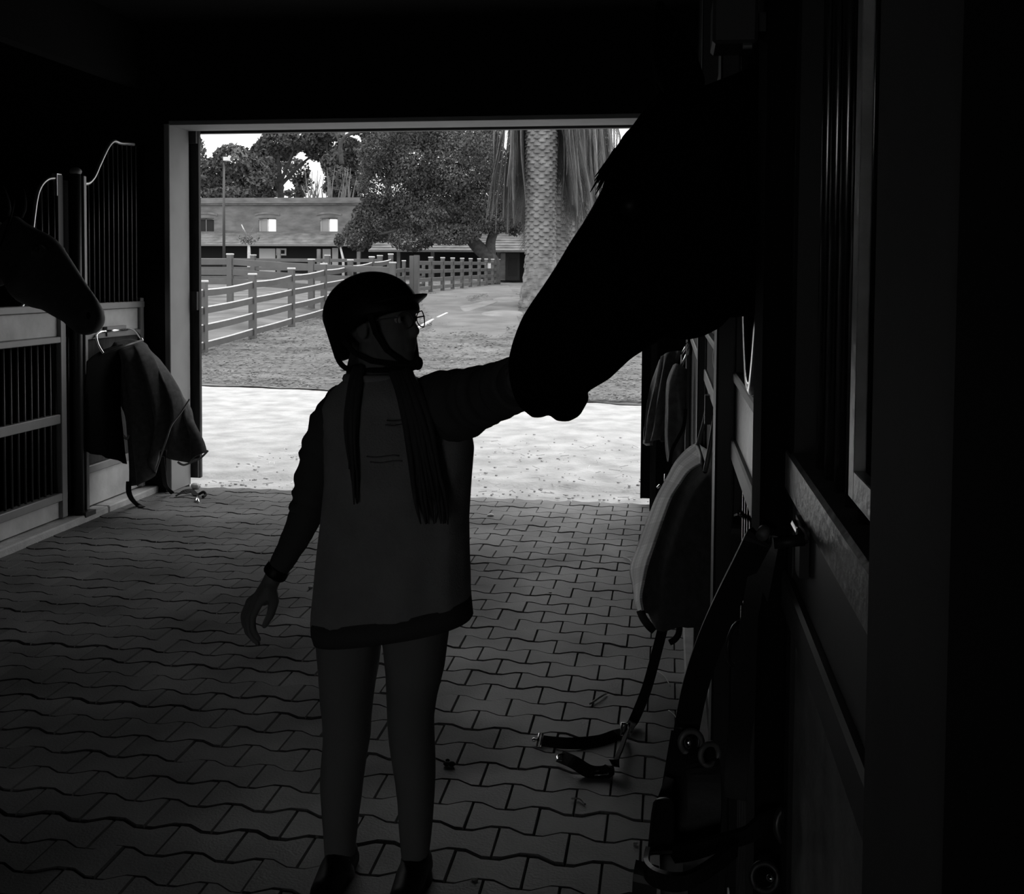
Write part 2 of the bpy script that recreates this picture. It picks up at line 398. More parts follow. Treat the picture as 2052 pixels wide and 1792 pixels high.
struct('wall_left', MB().box(-7.8, -7.6, -9, 7.5, -0.1, 3.5), M_BLACK)
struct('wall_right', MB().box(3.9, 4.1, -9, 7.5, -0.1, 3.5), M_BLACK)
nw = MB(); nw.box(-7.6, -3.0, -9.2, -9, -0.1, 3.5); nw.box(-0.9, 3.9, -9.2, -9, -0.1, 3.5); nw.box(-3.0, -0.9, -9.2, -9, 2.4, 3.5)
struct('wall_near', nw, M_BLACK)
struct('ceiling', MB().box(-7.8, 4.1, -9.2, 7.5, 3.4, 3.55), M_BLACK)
for i, x in enumerate((-3.83, 0.22)):
    struct('trim_%d' % (4 + i), MB().box(x - 0.05, x + 0.05, -9, Y_IN, 2.95, 3.4), M_BLACK)    # beam over each stall front
rf = MB()
for (xa, za, xb, zb) in ((-9.0, 3.0, -1.9, 6.2), (-1.9, 6.2, 5.3, 3.0)):
    rf.loft([[(xa, -10, za), (xb, -10, zb), (xb, -10, zb + .12), (xa, -10, za + .12)], [(xa, 7.9, za), (xb, 7.9, zb), (xb, 7.9, zb + .12), (xa, 7.9, za + .12)]])
rf.loft([[(-9, 7.45, 3.4), (5.3, 7.45, 3.4), (-1.9, 7.45, 6.2)], [(-9, 7.5, 3.4), (5.3, 7.5, 3.4), (-1.9, 7.5, 6.2)]])
struct('roof', rf, M_BLACK)  # unseen gable roof, added to block low sky from the barn-facing fence sides
# stall partitions
for i, (a, b, yy) in enumerate(((-7.6, -3.85, 4.05), (-7.6, -3.85, 6.28), (0.24, 3.9, 2.52), (0.24, 3.9, 5.4), (0.24, 3.9, 1.0))):
    struct('wall_stall_' + 'abcde'[i], MB().box(a, b, yy - 0.03, yy + 0.03, 0, 2.2), M_BLACK)

# ------------------------------------------------------------------ ground outside
def sstep(a, b, t):
    t = max(0, min(1, (t - a) / (b - a))); return t * t * (3 - 2 * t)
def g(x, y):
    if y < 19.4: z = 0.0
    elif y < 34.4: z = 0.06 * (y - 19.4)
    elif y < 40: z = 0.90 + 0.0143 * (y - 34.4)
    else: z = 0.98 + 0.0125 * min(y - 40, 24)
    z += 0.22 * sstep(-9.6, -11.0, x) * sstep(23, 29, y)
    if y < 8.0: z -= 0.03
    return z
def ground_mesh(name, m, edge_fn_lo, edge_fn_hi, xs, ny, dz=0.0, rough=0.02):
    mb = MB(); rings = []
    for j in range(ny + 1):
        row = []
        for x in xs:
            lo = edge_fn_lo(x); hi = edge_fn_hi(x); t = j / ny; y = lo + (hi - lo) * (t ** 1.6)
            zz = g(x, y) + dz + rough * noise.noise((x * 0.9, y * 0.9, 3.1)) + rough * 0.5 * noise.noise((x * 3.3, y * 3.3, 8))
            row.append((x, y, zz))
        rings.append(row)
    mb.loft(rings, closed=False)
    o = mb.build(name, m, fixn=False, smooth=True); o['kind'] = 'structure'; return o
def lawn_edge(x):
    return 13.35 + (-x - 0.4) * 0.14 + 0.35 * noise.noise((x * 0.8, 2, 2)) + 0.15 * noise.noise((x * 3, 5, 2))
xs1 = [-14 + 0.16 * i for i in range(138)]
ground_mesh('ground_yard', M_SAND, lambda x: 7.42 if -3.59 < x < -0.12 else 7.52, lambda x: lawn_edge(x) + 0.4, xs1, 60, dz=-0.01, rough=0.03)
xs2 = [-60 + 0.9 * i for i in range(42)] + [-22.2 + 0.3 * i for i in range(100)] + [8 + 1.2 * i for i in range(30)]
ground_mesh('ground_lawn', M_LAWN, lawn_edge, lambda x: 130.0, xs2, 110, dz=0.0, rough=0.05)
struct('ground_far_left', MB().box(-60, -13.9, 7.5, 18.5, -0.6, -0.15), M_SAND)
struct('ground_far_right', MB().box(7.9, 45, 7.5, 14.5, -0.6, -0.15), M_SAND)

def patch(name, pts, m, dz):
    """irregular flat patch of bare soil lying on the lawn"""
    ps = [on_ground(*p) for p in pts]; c = sum(ps, Vector()) / len(ps); P = []
    ps = bez(ps + [ps[0]], 5)[:-1]
    P = [p + (p - c) * 0.22 * noise.noise(p * 0.9) for p in ps]; n = len(P)
    mb = MB(); rings = []
    for s in (0.25, 0.5, 0.75, 0.92, 1.0):
        rings.append([])
        for p in P:
            q = c + (p - c) * s; rings[-1].append((q.x, q.y, g(q.x, q.y) + (dz if s < 1 else -0.05) + 0.012 * noise.noise(q * 3)))
    mb.loft(rings, cap=False); mb.add(rings[0], [tuple(range(n))])
    o = mb.build(name, m, smooth=True); o['kind'] = 'structure'; return o
def on_ground(px, py):
    d = ray(px, py); lo, hi = 5.0, 120.0; y = lo; step = 0.25
    while y < hi:
        p = EYE + d * (y / d.y)
        if p.z <= g(p.x, p.y): return p
        y += step
    return EYE + d * (hi / d.y)
patch('path_trampled', [(846, 592), (930, 580), (1010, 572), (1040, 590), (1042, 640), (1010, 690), (930, 672), (848, 668)], M_TRAMPLED, 0.035)
patch('path_worn', [(965, 630), (1000, 625), (1040, 627), (1044, 634), (1000, 638), (960, 636)], M_BARE, 0.05)
patch('path_bare', [(985, 602), (1020, 598), (1050, 600), (1050, 608), (1000, 610)], M_BARE, 0.05)
patch('path_dust', [(920, 618), (980, 606), (1000, 608), (960, 622), (930, 628)], M_BARE, 0.05)
ke = thing('path_edging', on_ground(845, 656), 'thin pale timber edging strip lying across the lawn behind the helmet', 'edging')
pp = [on_ground(*q) for q in ((838, 661), (855, 651), (868, 644))]; qq = [on_ground(*q) for q in ((877, 640), (896, 631))]
for seg in (pp, qq):
    MB().ribbon([p + Vector((0, 0, 0.04)) for p in seg], 0.06, Vector((1, 0.2, 0)), 0.05).build('edging_board', M_WHITE, ke)

# grass tufts and soil clods (nobody could count them)
def scatter_blades():
    n = 30000; P = np.empty((n, 3), np.float32); k = 0
    rg = random.Random(5)
    while k < n:
        y = 13.5 + 25 * rg.random() ** 1.5; x = rg.uniform(-9.6 - 0.4 * (y - 20) * (y > 20) * 0, 1.0)
        if y < lawn_edge(x) + 0.2 * rg.random(): continue
        P[k] = (x, y, g(x, y)); k += 1
    ang = np.random.uniform(0, 2*np.pi, n); h = np.random.uniform(0.002, 0.010, n); w = np.random.uniform(0.010, 0.035, n)
    ax = np.stack([np.cos(ang)*w, np.sin(ang)*w, np.zeros(n)], 1); ay = np.stack([np.random.normal(0, .04, n), np.random.normal(0, .06, n), h], 1)
    P[:, 2] += 0.025
    o = quads_obj('grass_tufts', P, ax, ay, M_GRASS); o['kind'] = 'stuff'; o['label'] = 'short dry grass tufts all over the lawn'; o['category'] = 'grass'
scatter_blades()
cl = MB(); rg = random.Random(9)
for i in range(420):
    y = 7.62 + 3.0 * rg.random() ** 2.2; x = rg.uniform(-3.6, 0.4)
    if 7.3 < y < 7.6 and not -3.5 < x < -0.2: continue
    s = rg.uniform(0.003, 0.010) * (1.3 if rg.random() < 0.1 else 1)
    cl.ellipsoid((x, y, g(x, y) + s * 0.3), (s * rg.uniform(1, 2), s, s * 0.7), 5, 4)
o = cl.build('soil_clods', M_CLOD, fixn=False); tag(o, 'loose soil clods on the pale yard just outside the doorway', 'soil', kind='stuff')
cl = MB()
for i in range(160):
    y = 7.65 + 2.5 * rg.random() ** 1.8; x = rg.uniform(-3.5, 0.2); a = rg.uniform(0, 6.28); L = rg.uniform(0.03, 0.10)
    cl.tube([(x, y, g(x, y) + 0.02), (x + L*math.cos(a), y + L*math.sin(a), g(x, y) + 0.03)], 0.003, 4)
o = cl.build('straw_litter', M_STRAW, fixn=False); tag(o, 'scattered straw bits on the pale yard outside the doorway', 'straw', kind='stuff')

# ================================================================== STALL FRONTS, LEFT
def bars(parent, X, ys, z0, ztop, r=0.008, m=None, n=6):
    me = None
    for y in ys:
        zt = ztop(y) if callable(ztop) else ztop
        MB().tube([(X, y, z0), (X, y, zt)], r, n).build('bar', m or M_STEEL, parent, smooth=True)
Z1a, Z1b, Z2b = 1.405, 1.36, 1.205
def wood(parent, name, m, x0, x1, y0, y1, z0, z1, bev=0.004):
    return MB().box(x0, x1, y0, y1, z0, z1).build(name, m, parent, bevel=bev)
d1 = thing('stall_door', (XL, 5.2, 0.05), 'left stall door with barred lower half and scooped head opening over which a horse looks', 'stall door')
Ya, Yb = 4.15, on_x(128, 500, XL).y
wood(d1, 'top_rail', M_RAIL, -3.835, -3.765, Ya, Yb, Z1b, Z1a)
wood(d1, 'upper_panel', M_PALE, -3.815, -3.790, Ya, Yb, Z2b, Z1b)
wood(d1, 'panel_rail', M_RAIL, -3.830, -3.770, Ya, Yb, 1.165, Z2b)
wood(d1, 'middle_rail', M_RAIL, -3.825, -3.775, Ya, Yb, 0.655, 0.715)
wood(d1, 'bottom_rail', M_RAIL, -3.830, -3.770, Ya, Yb, 0.165, 0.215)
wood(d1, 'kick_panel', M_PALE, -3.815, -3.790, Ya, Yb, 0.055, 0.165)
for y in (Ya + 0.025, Yb - 0.035): wood(d1, 'stile', M_RAIL, -3.832, -3.768, y - 0.03, y + 0.03, 0.055, 1.43)
bars(d1, -3.805, [Ya + 0.08 + 0.066 * i for i in range(33)], 0.19, 1.19, 0.0085)
far = [on_x(*p, XL) for p in ((71, 470), (71.5, 457), (75, 427), (78.5, 402), (83, 383), (91, 368), (103, 358.5), (117, 357))]
yb0 = far[0].y
U = [Vector((XL - .02, y, z)) for y, z in ((4.2, 2.2), (4.45, 2.20), (4.62, 2.08), (4.70, 1.80), (4.78, 1.52), (4.95, 1.382), (yb0 - 0.22, 1.382), (yb0 - 0.08, 1.47))] + [Vector((XL - .02, p.y, p.z)) for p in far]
MB().tube(bez(U, 5), 0.012, 8).build('scoop_rail', M_CURVE, d1, smooth=True)
wood(d1, 'hinge_stile', M_BLACKSTEEL, -3.820, -3.780, Yb - .06, Yb, 1.40, on_x(122, 350, XL).z)
MB().box(-3.818, -3.782, Yb - .062, Yb - .01, on_x(122, 393, XL).z, on_x(122, 350, XL).z + 0.004).build('lit_stile_top', M_CURVE, d1)  # light on the stile's top end, put in as brighter metal
def ztop_u(y):
    best = min(far, key=lambda p: abs(p.y - y)); return best.z
bars(d1, -3.800, [yb0 + 0.03 + 0.066*i for i in range(4)], 1.40, ztop_u, 0.007)
bars(d1, -3.800, [4.22 + 0.066*i for i in range(7)], 1.40, 2.16, 0.007)

pl = thing('stall_post', (-3.740, 6.27, 0), 'round steel post with ball cap between left stall door and short grille', 'post')
pt = on_x(147, 346, -3.740)
MB().tube([(-3.745, 6.225, 0.03), (-3.745, 6.225, pt.z)], 0.031, 16).build('shaft', M_BLACKSTEEL, pl, smooth=True)
MB().ellipsoid((-3.745, 6.225, pt.z + 0.010), (0.038, 0.038, 0.028), 16, 8).build('ball_cap', M_RAIL, pl, smooth=True)
MB().box(-3.810, -3.690, 6.21, 6.33, 0.03, 0.06).build('foot_plate', M_BLACKSTEEL, pl)
wood(pl, 'lit_side', M_RAIL, -3.77, -3.735, 6.30, 6.335, 0.05, on_x(155, 352, XL).z)  # grey strip standing in for light along the post's right side

s2 = thing('stall_grille', (XL, 6.8, 0.05), 'short left stall grille with swooping top rail beside the doorway', 'stall grille')
Ya2, Yb2 = 6.345, 7.14
cur = [on_x(*p, XL) for p in ((156, 365), (163, 366), (171, 368), (177, 367), (183, 362), (190, 352), (199, 331), (208.6, 310), (215.6, 296), (222.6, 286.5), (229.7, 283), (241, 287), (256, 288), (268, 289.5))]
MB().tube(bez(cur, 4), 0.013, 8).build('swoop_rail', M_CURVE, s2, smooth=True)
def ztop2(y):
    for a, b in zip(cur, cur[1:]):
        if a.y <= y <= b.y: return a.z + (b.z - a.z) * (y - a.y) / max(1e-6, b.y - a.y)
    return cur[-1].z if y > cur[-1].y else cur[0].z
bars(s2, XL, [on_x(167, 450, XL).y + 0.062 * i for i in range(12)], 1.40, ztop2, 0.007)
wood(s2, 'top_rail', M_RAIL, -3.835, -3.765, Ya2, Yb2, Z1b, Z1a)
wood(s2, 'upper_panel', M_PALE, -3.815, -3.790, Ya2, Yb2, Z2b, Z1b)
wood(s2, 'panel_rail', M_RAIL, -3.830, -3.770, Ya2, Yb2, 1.165, Z2b)
wood(s2, 'lower_panel', M_DARKWOOD, -3.815, -3.790, Ya2, Yb2, 0.33, 1.165)
wood(s2, 'bottom_rail', M_RAIL, -3.830, -3.770, Ya2, Yb2, 0.28, 0.33)
wood(s2, 'kick_panel', M_PALE, -3.815, -3.790, Ya2, Yb2, 0.055, 0.28)
for y in (Ya2 + 0.02, Yb2 - 0.03): wood(s2, 'stile', M_RAIL, -3.832, -3.768, y - 0.025, y + 0.025, 0.055, 1.43)

# ================================================================== STALL FRONTS, RIGHT
def right_front(label, Ya, Yb, lower='bars', upper='bars', yoke=False, step=0.066, panel_m=None, name='stall_door', lmat=None):
    t = thing(name, (XR, (Ya + Yb)/2, 0.03), label, 'stall door')
    wood(t, 'top_rail', (lmat or M_RAIL), XR - 0.004, XR + 0.06, Ya, Yb, 1.338 if lmat else 1.366, 1.390)
    wood(t, 'upper_panel', panel_m or M_WORN, XR + 0.004, XR + 0.03, Ya, Yb, 1.235, 1.366)
    wood(t, 'panel_rail', M_RAIL, XR - 0.006, XR + 0.05, Ya, Yb, 1.190, 1.238)
    wood(t, 'bottom_rail', M_RAIL, XR, XR + 0.05, Ya, Yb, 0.165, 0.215)
    wood(t, 'kick_panel', panel_m or M_WORN, XR + 0.005, XR + 0.03, Ya, Yb, 0.035, 0.165)
    for y in (Ya + 0.02, Yb - 0.02): wood(t, 'stile', M_BLACKSTEEL, XR - 0.002, XR + 0.055, y - 0.02, y + 0.02, 0.035, 2.25)
    wood(t, 'head_rail', M_BLACKSTEEL, XR, XR + 0.05, Ya, Yb, 2.21, 2.26)
    n = int((Yb - Ya - 0.08) / step)
    ys = [Ya + 0.07 + step * i for i in range(n)]
    if lower == 'bars': bars(t, XR + 0.02, ys, 0.2, 1.18, 0.0065, M_BARS)
    else:
        wood(t, 'lower_panel', lmat or M_DARKWOOD, XR + 0.008, XR + 0.03, Ya, Yb, 0.215, 1.19)
    if yoke:
        c = 1.885
        pts = [(XR + .001, Yb - .04, 2.2), (XR + .001, c + 0.34, 2.1), (XR + .001, c + 0.25, 1.85), (XR + .001, c + 0.16, 1.58), (XR + .001, c + 0.07, 1.44), (XR + .001, c, 1.405),
               (XR + .001, c - 0.07, 1.44), (XR + .001, c - 0.16, 1.58), (XR + .001, c - 0.25, 1.85), (XR + .001, Ya + 0.04, 2.2)]
        cv = bez(pts, 5)
        MB().tube(cv, 0.013, 8).build('yoke_rail', M_CHROME, t, smooth=True)
        def zy(y): return min(cv, key=lambda p: abs(p.y - y)).z
        bars(t, XR + 0.02, [y for y in ys if y < c - 0.10 or y > c + 0.10], 1.36, zy, 0.0065, M_BARS)
    elif upper == 'bars':
        bars(t, XR + 0.02, ys, 1.36, 2.22, 0.0065, M_BARS)
    return t
right_front('right stall door beneath the reaching horse, pale panel and low steel head scoop', 1.50, 2.42, yoke=True)
right_front('nearest right stall front with pale worn rail board and tall steel bars', 0.66, 1.33, lower='panel', name='stall_gate', lmat=M_WORN, panel_m=M_RAIL)  # grey upper panel carries the half-shade under the lit rail as colour
right_front('right stall front behind the hanging plaid rug', 2.60, 4.25, lower='panel', name='stall_gate', panel_m=M_DARKWOOD)
right_front('far right stall front behind the two dark rugs near the doorway', 4.40, 7.42, lower='panel', name='stall_gate', panel_m=M_DARKWOOD)
def right_post(label, y0, y1, x0, x1, m=M_BLACK, ztop=2.95):
    t = thing('stall_post', (x0, y0, 0), label, 'post')
    wood(t, 'shaft', m, x0, x1, y0, y1, 0.03, ztop, 0.005)
    wood(t, 'foot_plate', M_BLACKSTEEL, x0 - 0.002, x1 + 0.01, y0 - 0.006, y1 + 0.006, 0.0, 0.05)
    return t
right_post('slim dark right hand post beside the plaid rug hook', 2.44, 2.58, 0.111, 0.24, M_BLACKSTEEL)
right_post('black right hand post from which the leather halter hangs', 1.345, 1.48, 0.118, 0.27, M_BLACK)
right_post('broad grey timber post nearest the camera at the right edge', 0.44, 0.63, 0.117, 0.30, mat('grey_post', 0.19, 0.8, 0.15, var=0.15, vscale=4))
right_post('thin dark post behind the plaid rug', 4.27, 4.38, 0.12, 0.24, M_BLACKSTEEL)
right_post('dark right hand post carrying the hook of the far rugs', 6.9, 7.0, 0.118, 0.149, M_RAIL)
right_post('black cover added for the darkness beyond the grey post at the right edge', -0.05, 0.438, 0.112, 0.30, M_BLACK)  # covers the grey post's near face in black, standing in for darkness
ng = [o for o in bpy.data.objects if o.name.startswith('stall_gate') and 'nearest' in o.get('label', '')][0]
sa, sb = on_x(1705, 720, .154).y, on_x(1715, 720, .154).y
zr0, zr1 = on_x(1696, 990, .154).z, on_x(1710, 943, .154).z
wood(ng, 'light_strip', M_WORN, .154, .164, sb, sa, zr0, 2.0, .001)  # pale L pieces added to stand in for a patch of light
wood(ng, 'light_patch', M_WORN, .154, .164, 0.66, sb, zr0, zr1, .001)
# latch on the nearest front
lt = thing('slide_bolt', on_x(1605, 1085, XR), 'metal slide bolt on the nearest right stall front below its pale rail', 'bolt')
pa, pb = on_x(1594, 1050, XR - .012), on_x(1612, 1082, XR - .012)
MB().tube([pa, pb], 0.005, 8).build('bolt_rod', M_CHROME, lt, smooth=True)
MB().tube([pb, pb + Vector((-0.03, 0, -0.005))], 0.006, 8).build('knob', M_BLACKSTEEL, lt, smooth=True)
c = on_x(1608, 1100, XR - .004); MB().box(c.x - .004, c.x + .006, c.y - .008, c.y + .03, c.z - .03, c.z + .03).build('back_plate', M_BLACKSTEEL, lt)
# box high on the post
fx = on_y(1465, 60, 1.42)
jb = thing('junction_box', fx, 'small dark box with a bright rim high on the black right post', 'box')
MB().box(fx.x - .026, fx.x + .03, 1.36, 1.44, fx.z - .03, fx.z + .03).build('housing', mat('dark_plastic', 0.06, 0.5, 0.3), jb, bevel=0.004)
q = on_y(1497, 92, 1.352); MB().tube([q + Vector((-.005, 0, 0)), q + Vector((.006, 0, 0))], 0.004, 8).build('rim_screw', M_CURVE, jb)
MB().tube([(fx.x, 1.40, fx.z + .03), (fx.x, 1.40, fx.z + .5)], 0.008, 8).build('conduit', M_BLACKSTEEL, jb, smooth=True)
MB().box(fx.x + .01, 0.12, 1.38, 1.43, fx.z - .012, fx.z + .012).build('bracket', M_BLACKSTEEL, jb)
# ================================================================== OUTSIDE: fences, stable building, trees, palms
def fence_run(label, posts, rails, ph, pw=0.14, rw=0.03, rail_h=0.15, side=1, pale=False, sag=0.03):
    """posts: list of (x, y); rails: heights of rail tops below the post top; every post and board a part"""
    x0, y0 = posts[0]
    t = thing('fence', (x0, y0, g(x0, y0)), label, 'fence')
    tops = []
    for (x, y) in posts:
        z = g(x, y); zt = z + ph
        mb = MB().box(x - pw/2, x + pw/2, y - pw/2, y + pw/2, z - 0.2, zt)
        po = mb.build('post', M_FENCE, t)
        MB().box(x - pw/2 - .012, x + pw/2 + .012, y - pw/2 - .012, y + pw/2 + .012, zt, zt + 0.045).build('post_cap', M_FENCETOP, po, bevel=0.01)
        tops.append(Vector((x, y, zt)))
    for i in range(len(tops) - 1):
        a, b = tops[i], tops[i+1]; d = (b - a); dh = Vector((d.x, d.y, 0)).normalized(); nrm = Vector((-dh.y, dh.x, 0)) * side
        for k, dz in enumerate(rails):
            rings = []
            for s in range(5):
                u = s / 4; p = a + d * u + nrm * (pw/2 * 0.35) + Vector((0, 0, -dz - sag * math.sin(math.pi * u) * (1 if k == 0 else 0.35)))
                hw = nrm * rw / 2
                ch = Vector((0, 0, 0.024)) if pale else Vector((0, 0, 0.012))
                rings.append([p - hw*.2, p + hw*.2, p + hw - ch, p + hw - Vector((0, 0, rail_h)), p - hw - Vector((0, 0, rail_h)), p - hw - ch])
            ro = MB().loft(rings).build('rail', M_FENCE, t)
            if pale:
                ro.data.materials.append(M_FENCETOP)  # second material paints the top light onto the upward faces
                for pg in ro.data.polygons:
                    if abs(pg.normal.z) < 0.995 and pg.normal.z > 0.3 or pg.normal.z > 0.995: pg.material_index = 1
    return t, tops
X1 = -9.2
near_posts = [(X1, 17.37), ] + [(X1, on_x(px, 560, X1).y) for px in (407, 506, 584, 649, 702, 745, 783)]
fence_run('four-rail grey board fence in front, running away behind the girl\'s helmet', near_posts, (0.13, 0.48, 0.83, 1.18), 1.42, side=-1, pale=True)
fence_run('four-rail grey board fence on the far right, shrinking towards the palm trunk', [(-9.2, 37.6)] + [(-9.2, on_x(px, 560, -9.2).y) for px in (863, 887, 907, 926, 943, 960, 974, 987, 999)], (0.12, 0.44, 0.76, 1.08), 1.33, pw=0.15, side=-1, sag=0.0)
gp = thing('gate_post', (-9.3, 36.8, g(-9.3, 36.8)), 'broad double gate post where the near and far fences meet', 'post')
zz = g(-9.4, 36.8); a_ = on_y(821, 560, 36.8).x; b_ = on_y(830, 560, 36.8).x; c_ = on_y(839, 560, 36.8).x
MB().box(a_, b_ - .01, 36.75, 36.95, zz - .2, zz + 1.40).build('post', M_FENCE, gp); MB().box(b_ + .01, c_, 36.7, 36.95, zz - .2, zz + 1.42).build('post', M_FENCE, gp)
sg_ = on_y(981, 533, 53.0); sg_.y = 53; sgn = thing('notice', sg_, 'small white blank notice fixed to the far right fence', 'sign')
MB().box(sg_.x - .11, sg_.x + .11, 52.7, 52.73, sg_.z - .13, sg_.z + .13).build('board', M_WHITE, sgn)
ga, _ = fence_run('narrow grey rail gate between the near fence end and the double gate post', [(-9.55, 35.2), (-10.0, 39.0), (-9.8, 41.4)], (0.25, 0.55, 0.85), 1.15, pw=0.12, side=-1, sag=0.0)
yb_ = 29.0
back_x = [on_y(px, 505, yb_).x for px in (135, 298, 461, 624, 787)]
fence_run('three-rail grey fence crossing behind the near fence at left', [(x, yb_) for x in back_x], (0.10, 0.40, 0.68), 1.38, pw=0.155, rail_h=0.18, side=-1, sag=0.01)
mx = [on_y(px, 510, 43.0).x for px in (412, 541, 575, 700)]
fence_run('low distant fence seen through the rails of the crossing fence', [(x - 1.0, 43.0 + 0.3 * i) for i, x in enumerate([mx[0] - 5, mx[0], mx[1], mx[2] + 2.5, mx[3] + 2])], (0.12, 0.5, 0.9), 1.2, pw=0.2, rail_h=0.14, side=-1, sag=0)

# ---- stable building, long and two storeys high, facade at y = 65
YB = 65.0
def bz(py, px=540, Y=YB): return on_y(px, py, Y).z
def bx_(px, Y=YB): return on_y(px, 470, Y).x
zt_roof, zt_wall, z_ridge, z_eave = bz(397), bz(411), bz(467), bz(490)
bld = thing('stable_building', (-20, YB, 1.3), 'long two-storey pale brick stable behind the paddock fences', 'building')
XBL, XBR = bx_(150), bx_(1900)
wins = [(412, 440, 463), (536, 439, 465), (659, 441, 466), (783, 441, 466), (906, 442, 467), (1032, 441, 468)]
hw = 19 / F_PX * YB
# wall as bands with window openings cut as real gaps
zw0, zw1 = bz(466), bz(438)
wb = MB(); wb.box(XBL, XBR, YB, YB + 0.4, 1.0, zw0); wb.box(XBL, XBR, YB, YB + 0.4, zw1, zt_wall)
prev = XBL
for (px, a, b) in wins:
    x = bx_(px); wb.box(prev, x - hw, YB, YB + 0.4, zw0, zw1); prev = x + hw
wb.box(prev, XBR, YB, YB + 0.4, zw0, zw1); wb.box(XBL, XBR, YB + 8, YB + 8.3, 1.0, zt_wall)
wb.build('wall', M_BRICKWALL, bld)
MB().box(XBL, XBR, YB - 0.18, YB + 8.5, zt_wall, zt_wall + 0.10).build('cornice', M_TILE, bld)
MB().box(XBL - .1, XBR + .1, YB - 0.30, YB + 8.6, zt_wall + 0.10, zt_roof).build('parapet', M_BRICKWALL, bld)
MB().box(XBL, XBR, YB - 0.06, YB, z_ridge - 0.02, z_ridge + 0.10).build('string_course', M_BRICKWALL, bld)
for i, (px, a, b) in enumerate(wins):
    x = bx_(px)
    fr = MB(); fr.box(x - hw, x - hw + .05, YB + .1, YB + .2, zw0, zw1); fr.box(x + hw - .05, x + hw, YB + .1, YB + .2, zw0, zw1)
    fr.box(x - hw, x + hw, YB + .1, YB + .2, zw0, zw0 + .05); fr.box(x - hw, x + hw, YB + .1, YB + .2, zw1 - .05, zw1); fr.box(x - .025, x + .025, YB + .1, YB + .2, zw0, zw1)
    f = fr.build('window_frame', M_WHITE if i in (1, 2) else M_TILE, bld)
    for sx in (-1, 1):
        x0, x1 = (x - hw + .05, x - .025) if sx < 0 else (x + .025, x + hw - .05)
        p = MB().box(x0, x1, YB + .14, YB + .155, zw0 + .05, zw1 - .05).build('pane', (M_GLASS if sx > 0 else M_GLASSDIM) if i in (1, 2) else M_GLASSDARK, f)
    arch = []
    for k in range(9):
        u = -1 + 2 * k / 8; arch.append((x + u * (hw + .25), zw1 + 0.30 - 0.12 * u * u))
    rings = [[(ax, YB - .05, az), (ax, YB + .02, az), (ax, YB + .02, az + .12), (ax, YB - .05, az + .12)] for ax, az in arch]
    MB().loft(rings).build('arch_course', M_TILE, bld)
    # curved head filling the top corners of the opening
    hd = []
    for k in range(9):
        u = -1 + 2 * k / 8; zc = zw1 - 0.09 * u * u - 0.0
        hd.append([(x + u * hw, YB + .0, zc), (x + u * hw, YB + .12, zc), (x + u * hw, YB + .12, zw1 + .03), (x + u * hw, YB, zw1 + .03)])
    MB().loft(hd).build('window_head', M_BRICKWALL, bld)
    MB().box(x - hw - .1, x + hw + .1, YB - .08, YB + .05, zw0 - .1, zw0).build('window_sill', M_TILE, bld)
# lean-to tile roof, left stretch, in courses
def lean_to(xa, xb, ytop, ztop, yeave, zeave, n=7):
    for i in range(n):
        a, b = i / n, (i + 1) / n + 0.02
        y0, z0 = ytop + (yeave - ytop) * a, ztop + (zeave - ztop) * a; y1, z1 = ytop + (yeave - ytop) * b, ztop + (zeave - ztop) * b
        MB().loft([[(xa, y0, z0), (xa, y1, z1 + .05), (xa, y1, z1), (xa, y0, z0 - .06)], [(xb, y0, z0), (xb, y1, z1 + .05), (xb, y1, z1), (xb, y0, z0 - .06)]]).build('tile_course', M_TILE, bld)
    MB().box(xa, xb, yeave - .12, yeave, zeave - .10, zeave + .02).build('gutter', M_RAIL, bld)
lean_to(XBL, bx_(770), YB, z_ridge, YB - 2.2, bz(490, 540, YB - 2.2))
lean_to(bx_(775), XBR, YB, bz(468, 950), 61.0, bz(502, 950, 61.0))
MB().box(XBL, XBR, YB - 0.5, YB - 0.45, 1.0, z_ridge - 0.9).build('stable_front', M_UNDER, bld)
for px in (560, 640, 720, 800, 868, 1000):
    x = on_y(px, 500, 62.5).x; MB().box(x - .1, x + .1, 62.3, 62.5, 1.0, bz(500, 900, 62.4)).build('pillar', M_TILE, bld)
for (a, b, y0, y1) in ((520, 552, 498, 548), (647, 663, 499, 548), (666, 678, 497, 540)):
    p0 = on_y(a, y0, YB - .55); p1 = on_y(b, y1, YB - .55)
    MB().box(p0.x, p1.x, YB - .6, YB - .5, p1.z, p0.z).build('white_door', M_WHITE, bld)
p0 = on_y(554, 498, YB - .55); p1 = on_y(574, 512, YB - .55)
f = MB().box(p0.x, p1.x, YB - .6, YB - .5, p1.z, p0.z).build('white_hatch', M_WHITE, bld)
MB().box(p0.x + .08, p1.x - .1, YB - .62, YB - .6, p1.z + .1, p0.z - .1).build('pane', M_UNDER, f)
p0 = on_y(1013, 507, 62.0); p1 = on_y(1041, 562, 62.0)
dd = MB().box(p0.x, p1.x, 62.0, 62.1, p1.z, p0.z).build('door', M_DARKWOOD, bld)
MB().box(p0.x + .2, p1.x - .15, 61.97, 62.0, p1.z + .25, p0.z - .3).build('pane', M_GLASSDARK, dd)
p2 = on_y(1003, 510, 62.05); MB().box(p2.x, p0.x, 62.02, 62.3, p1.z, p0.z).build('pier', M_BRICKWALL, bld)

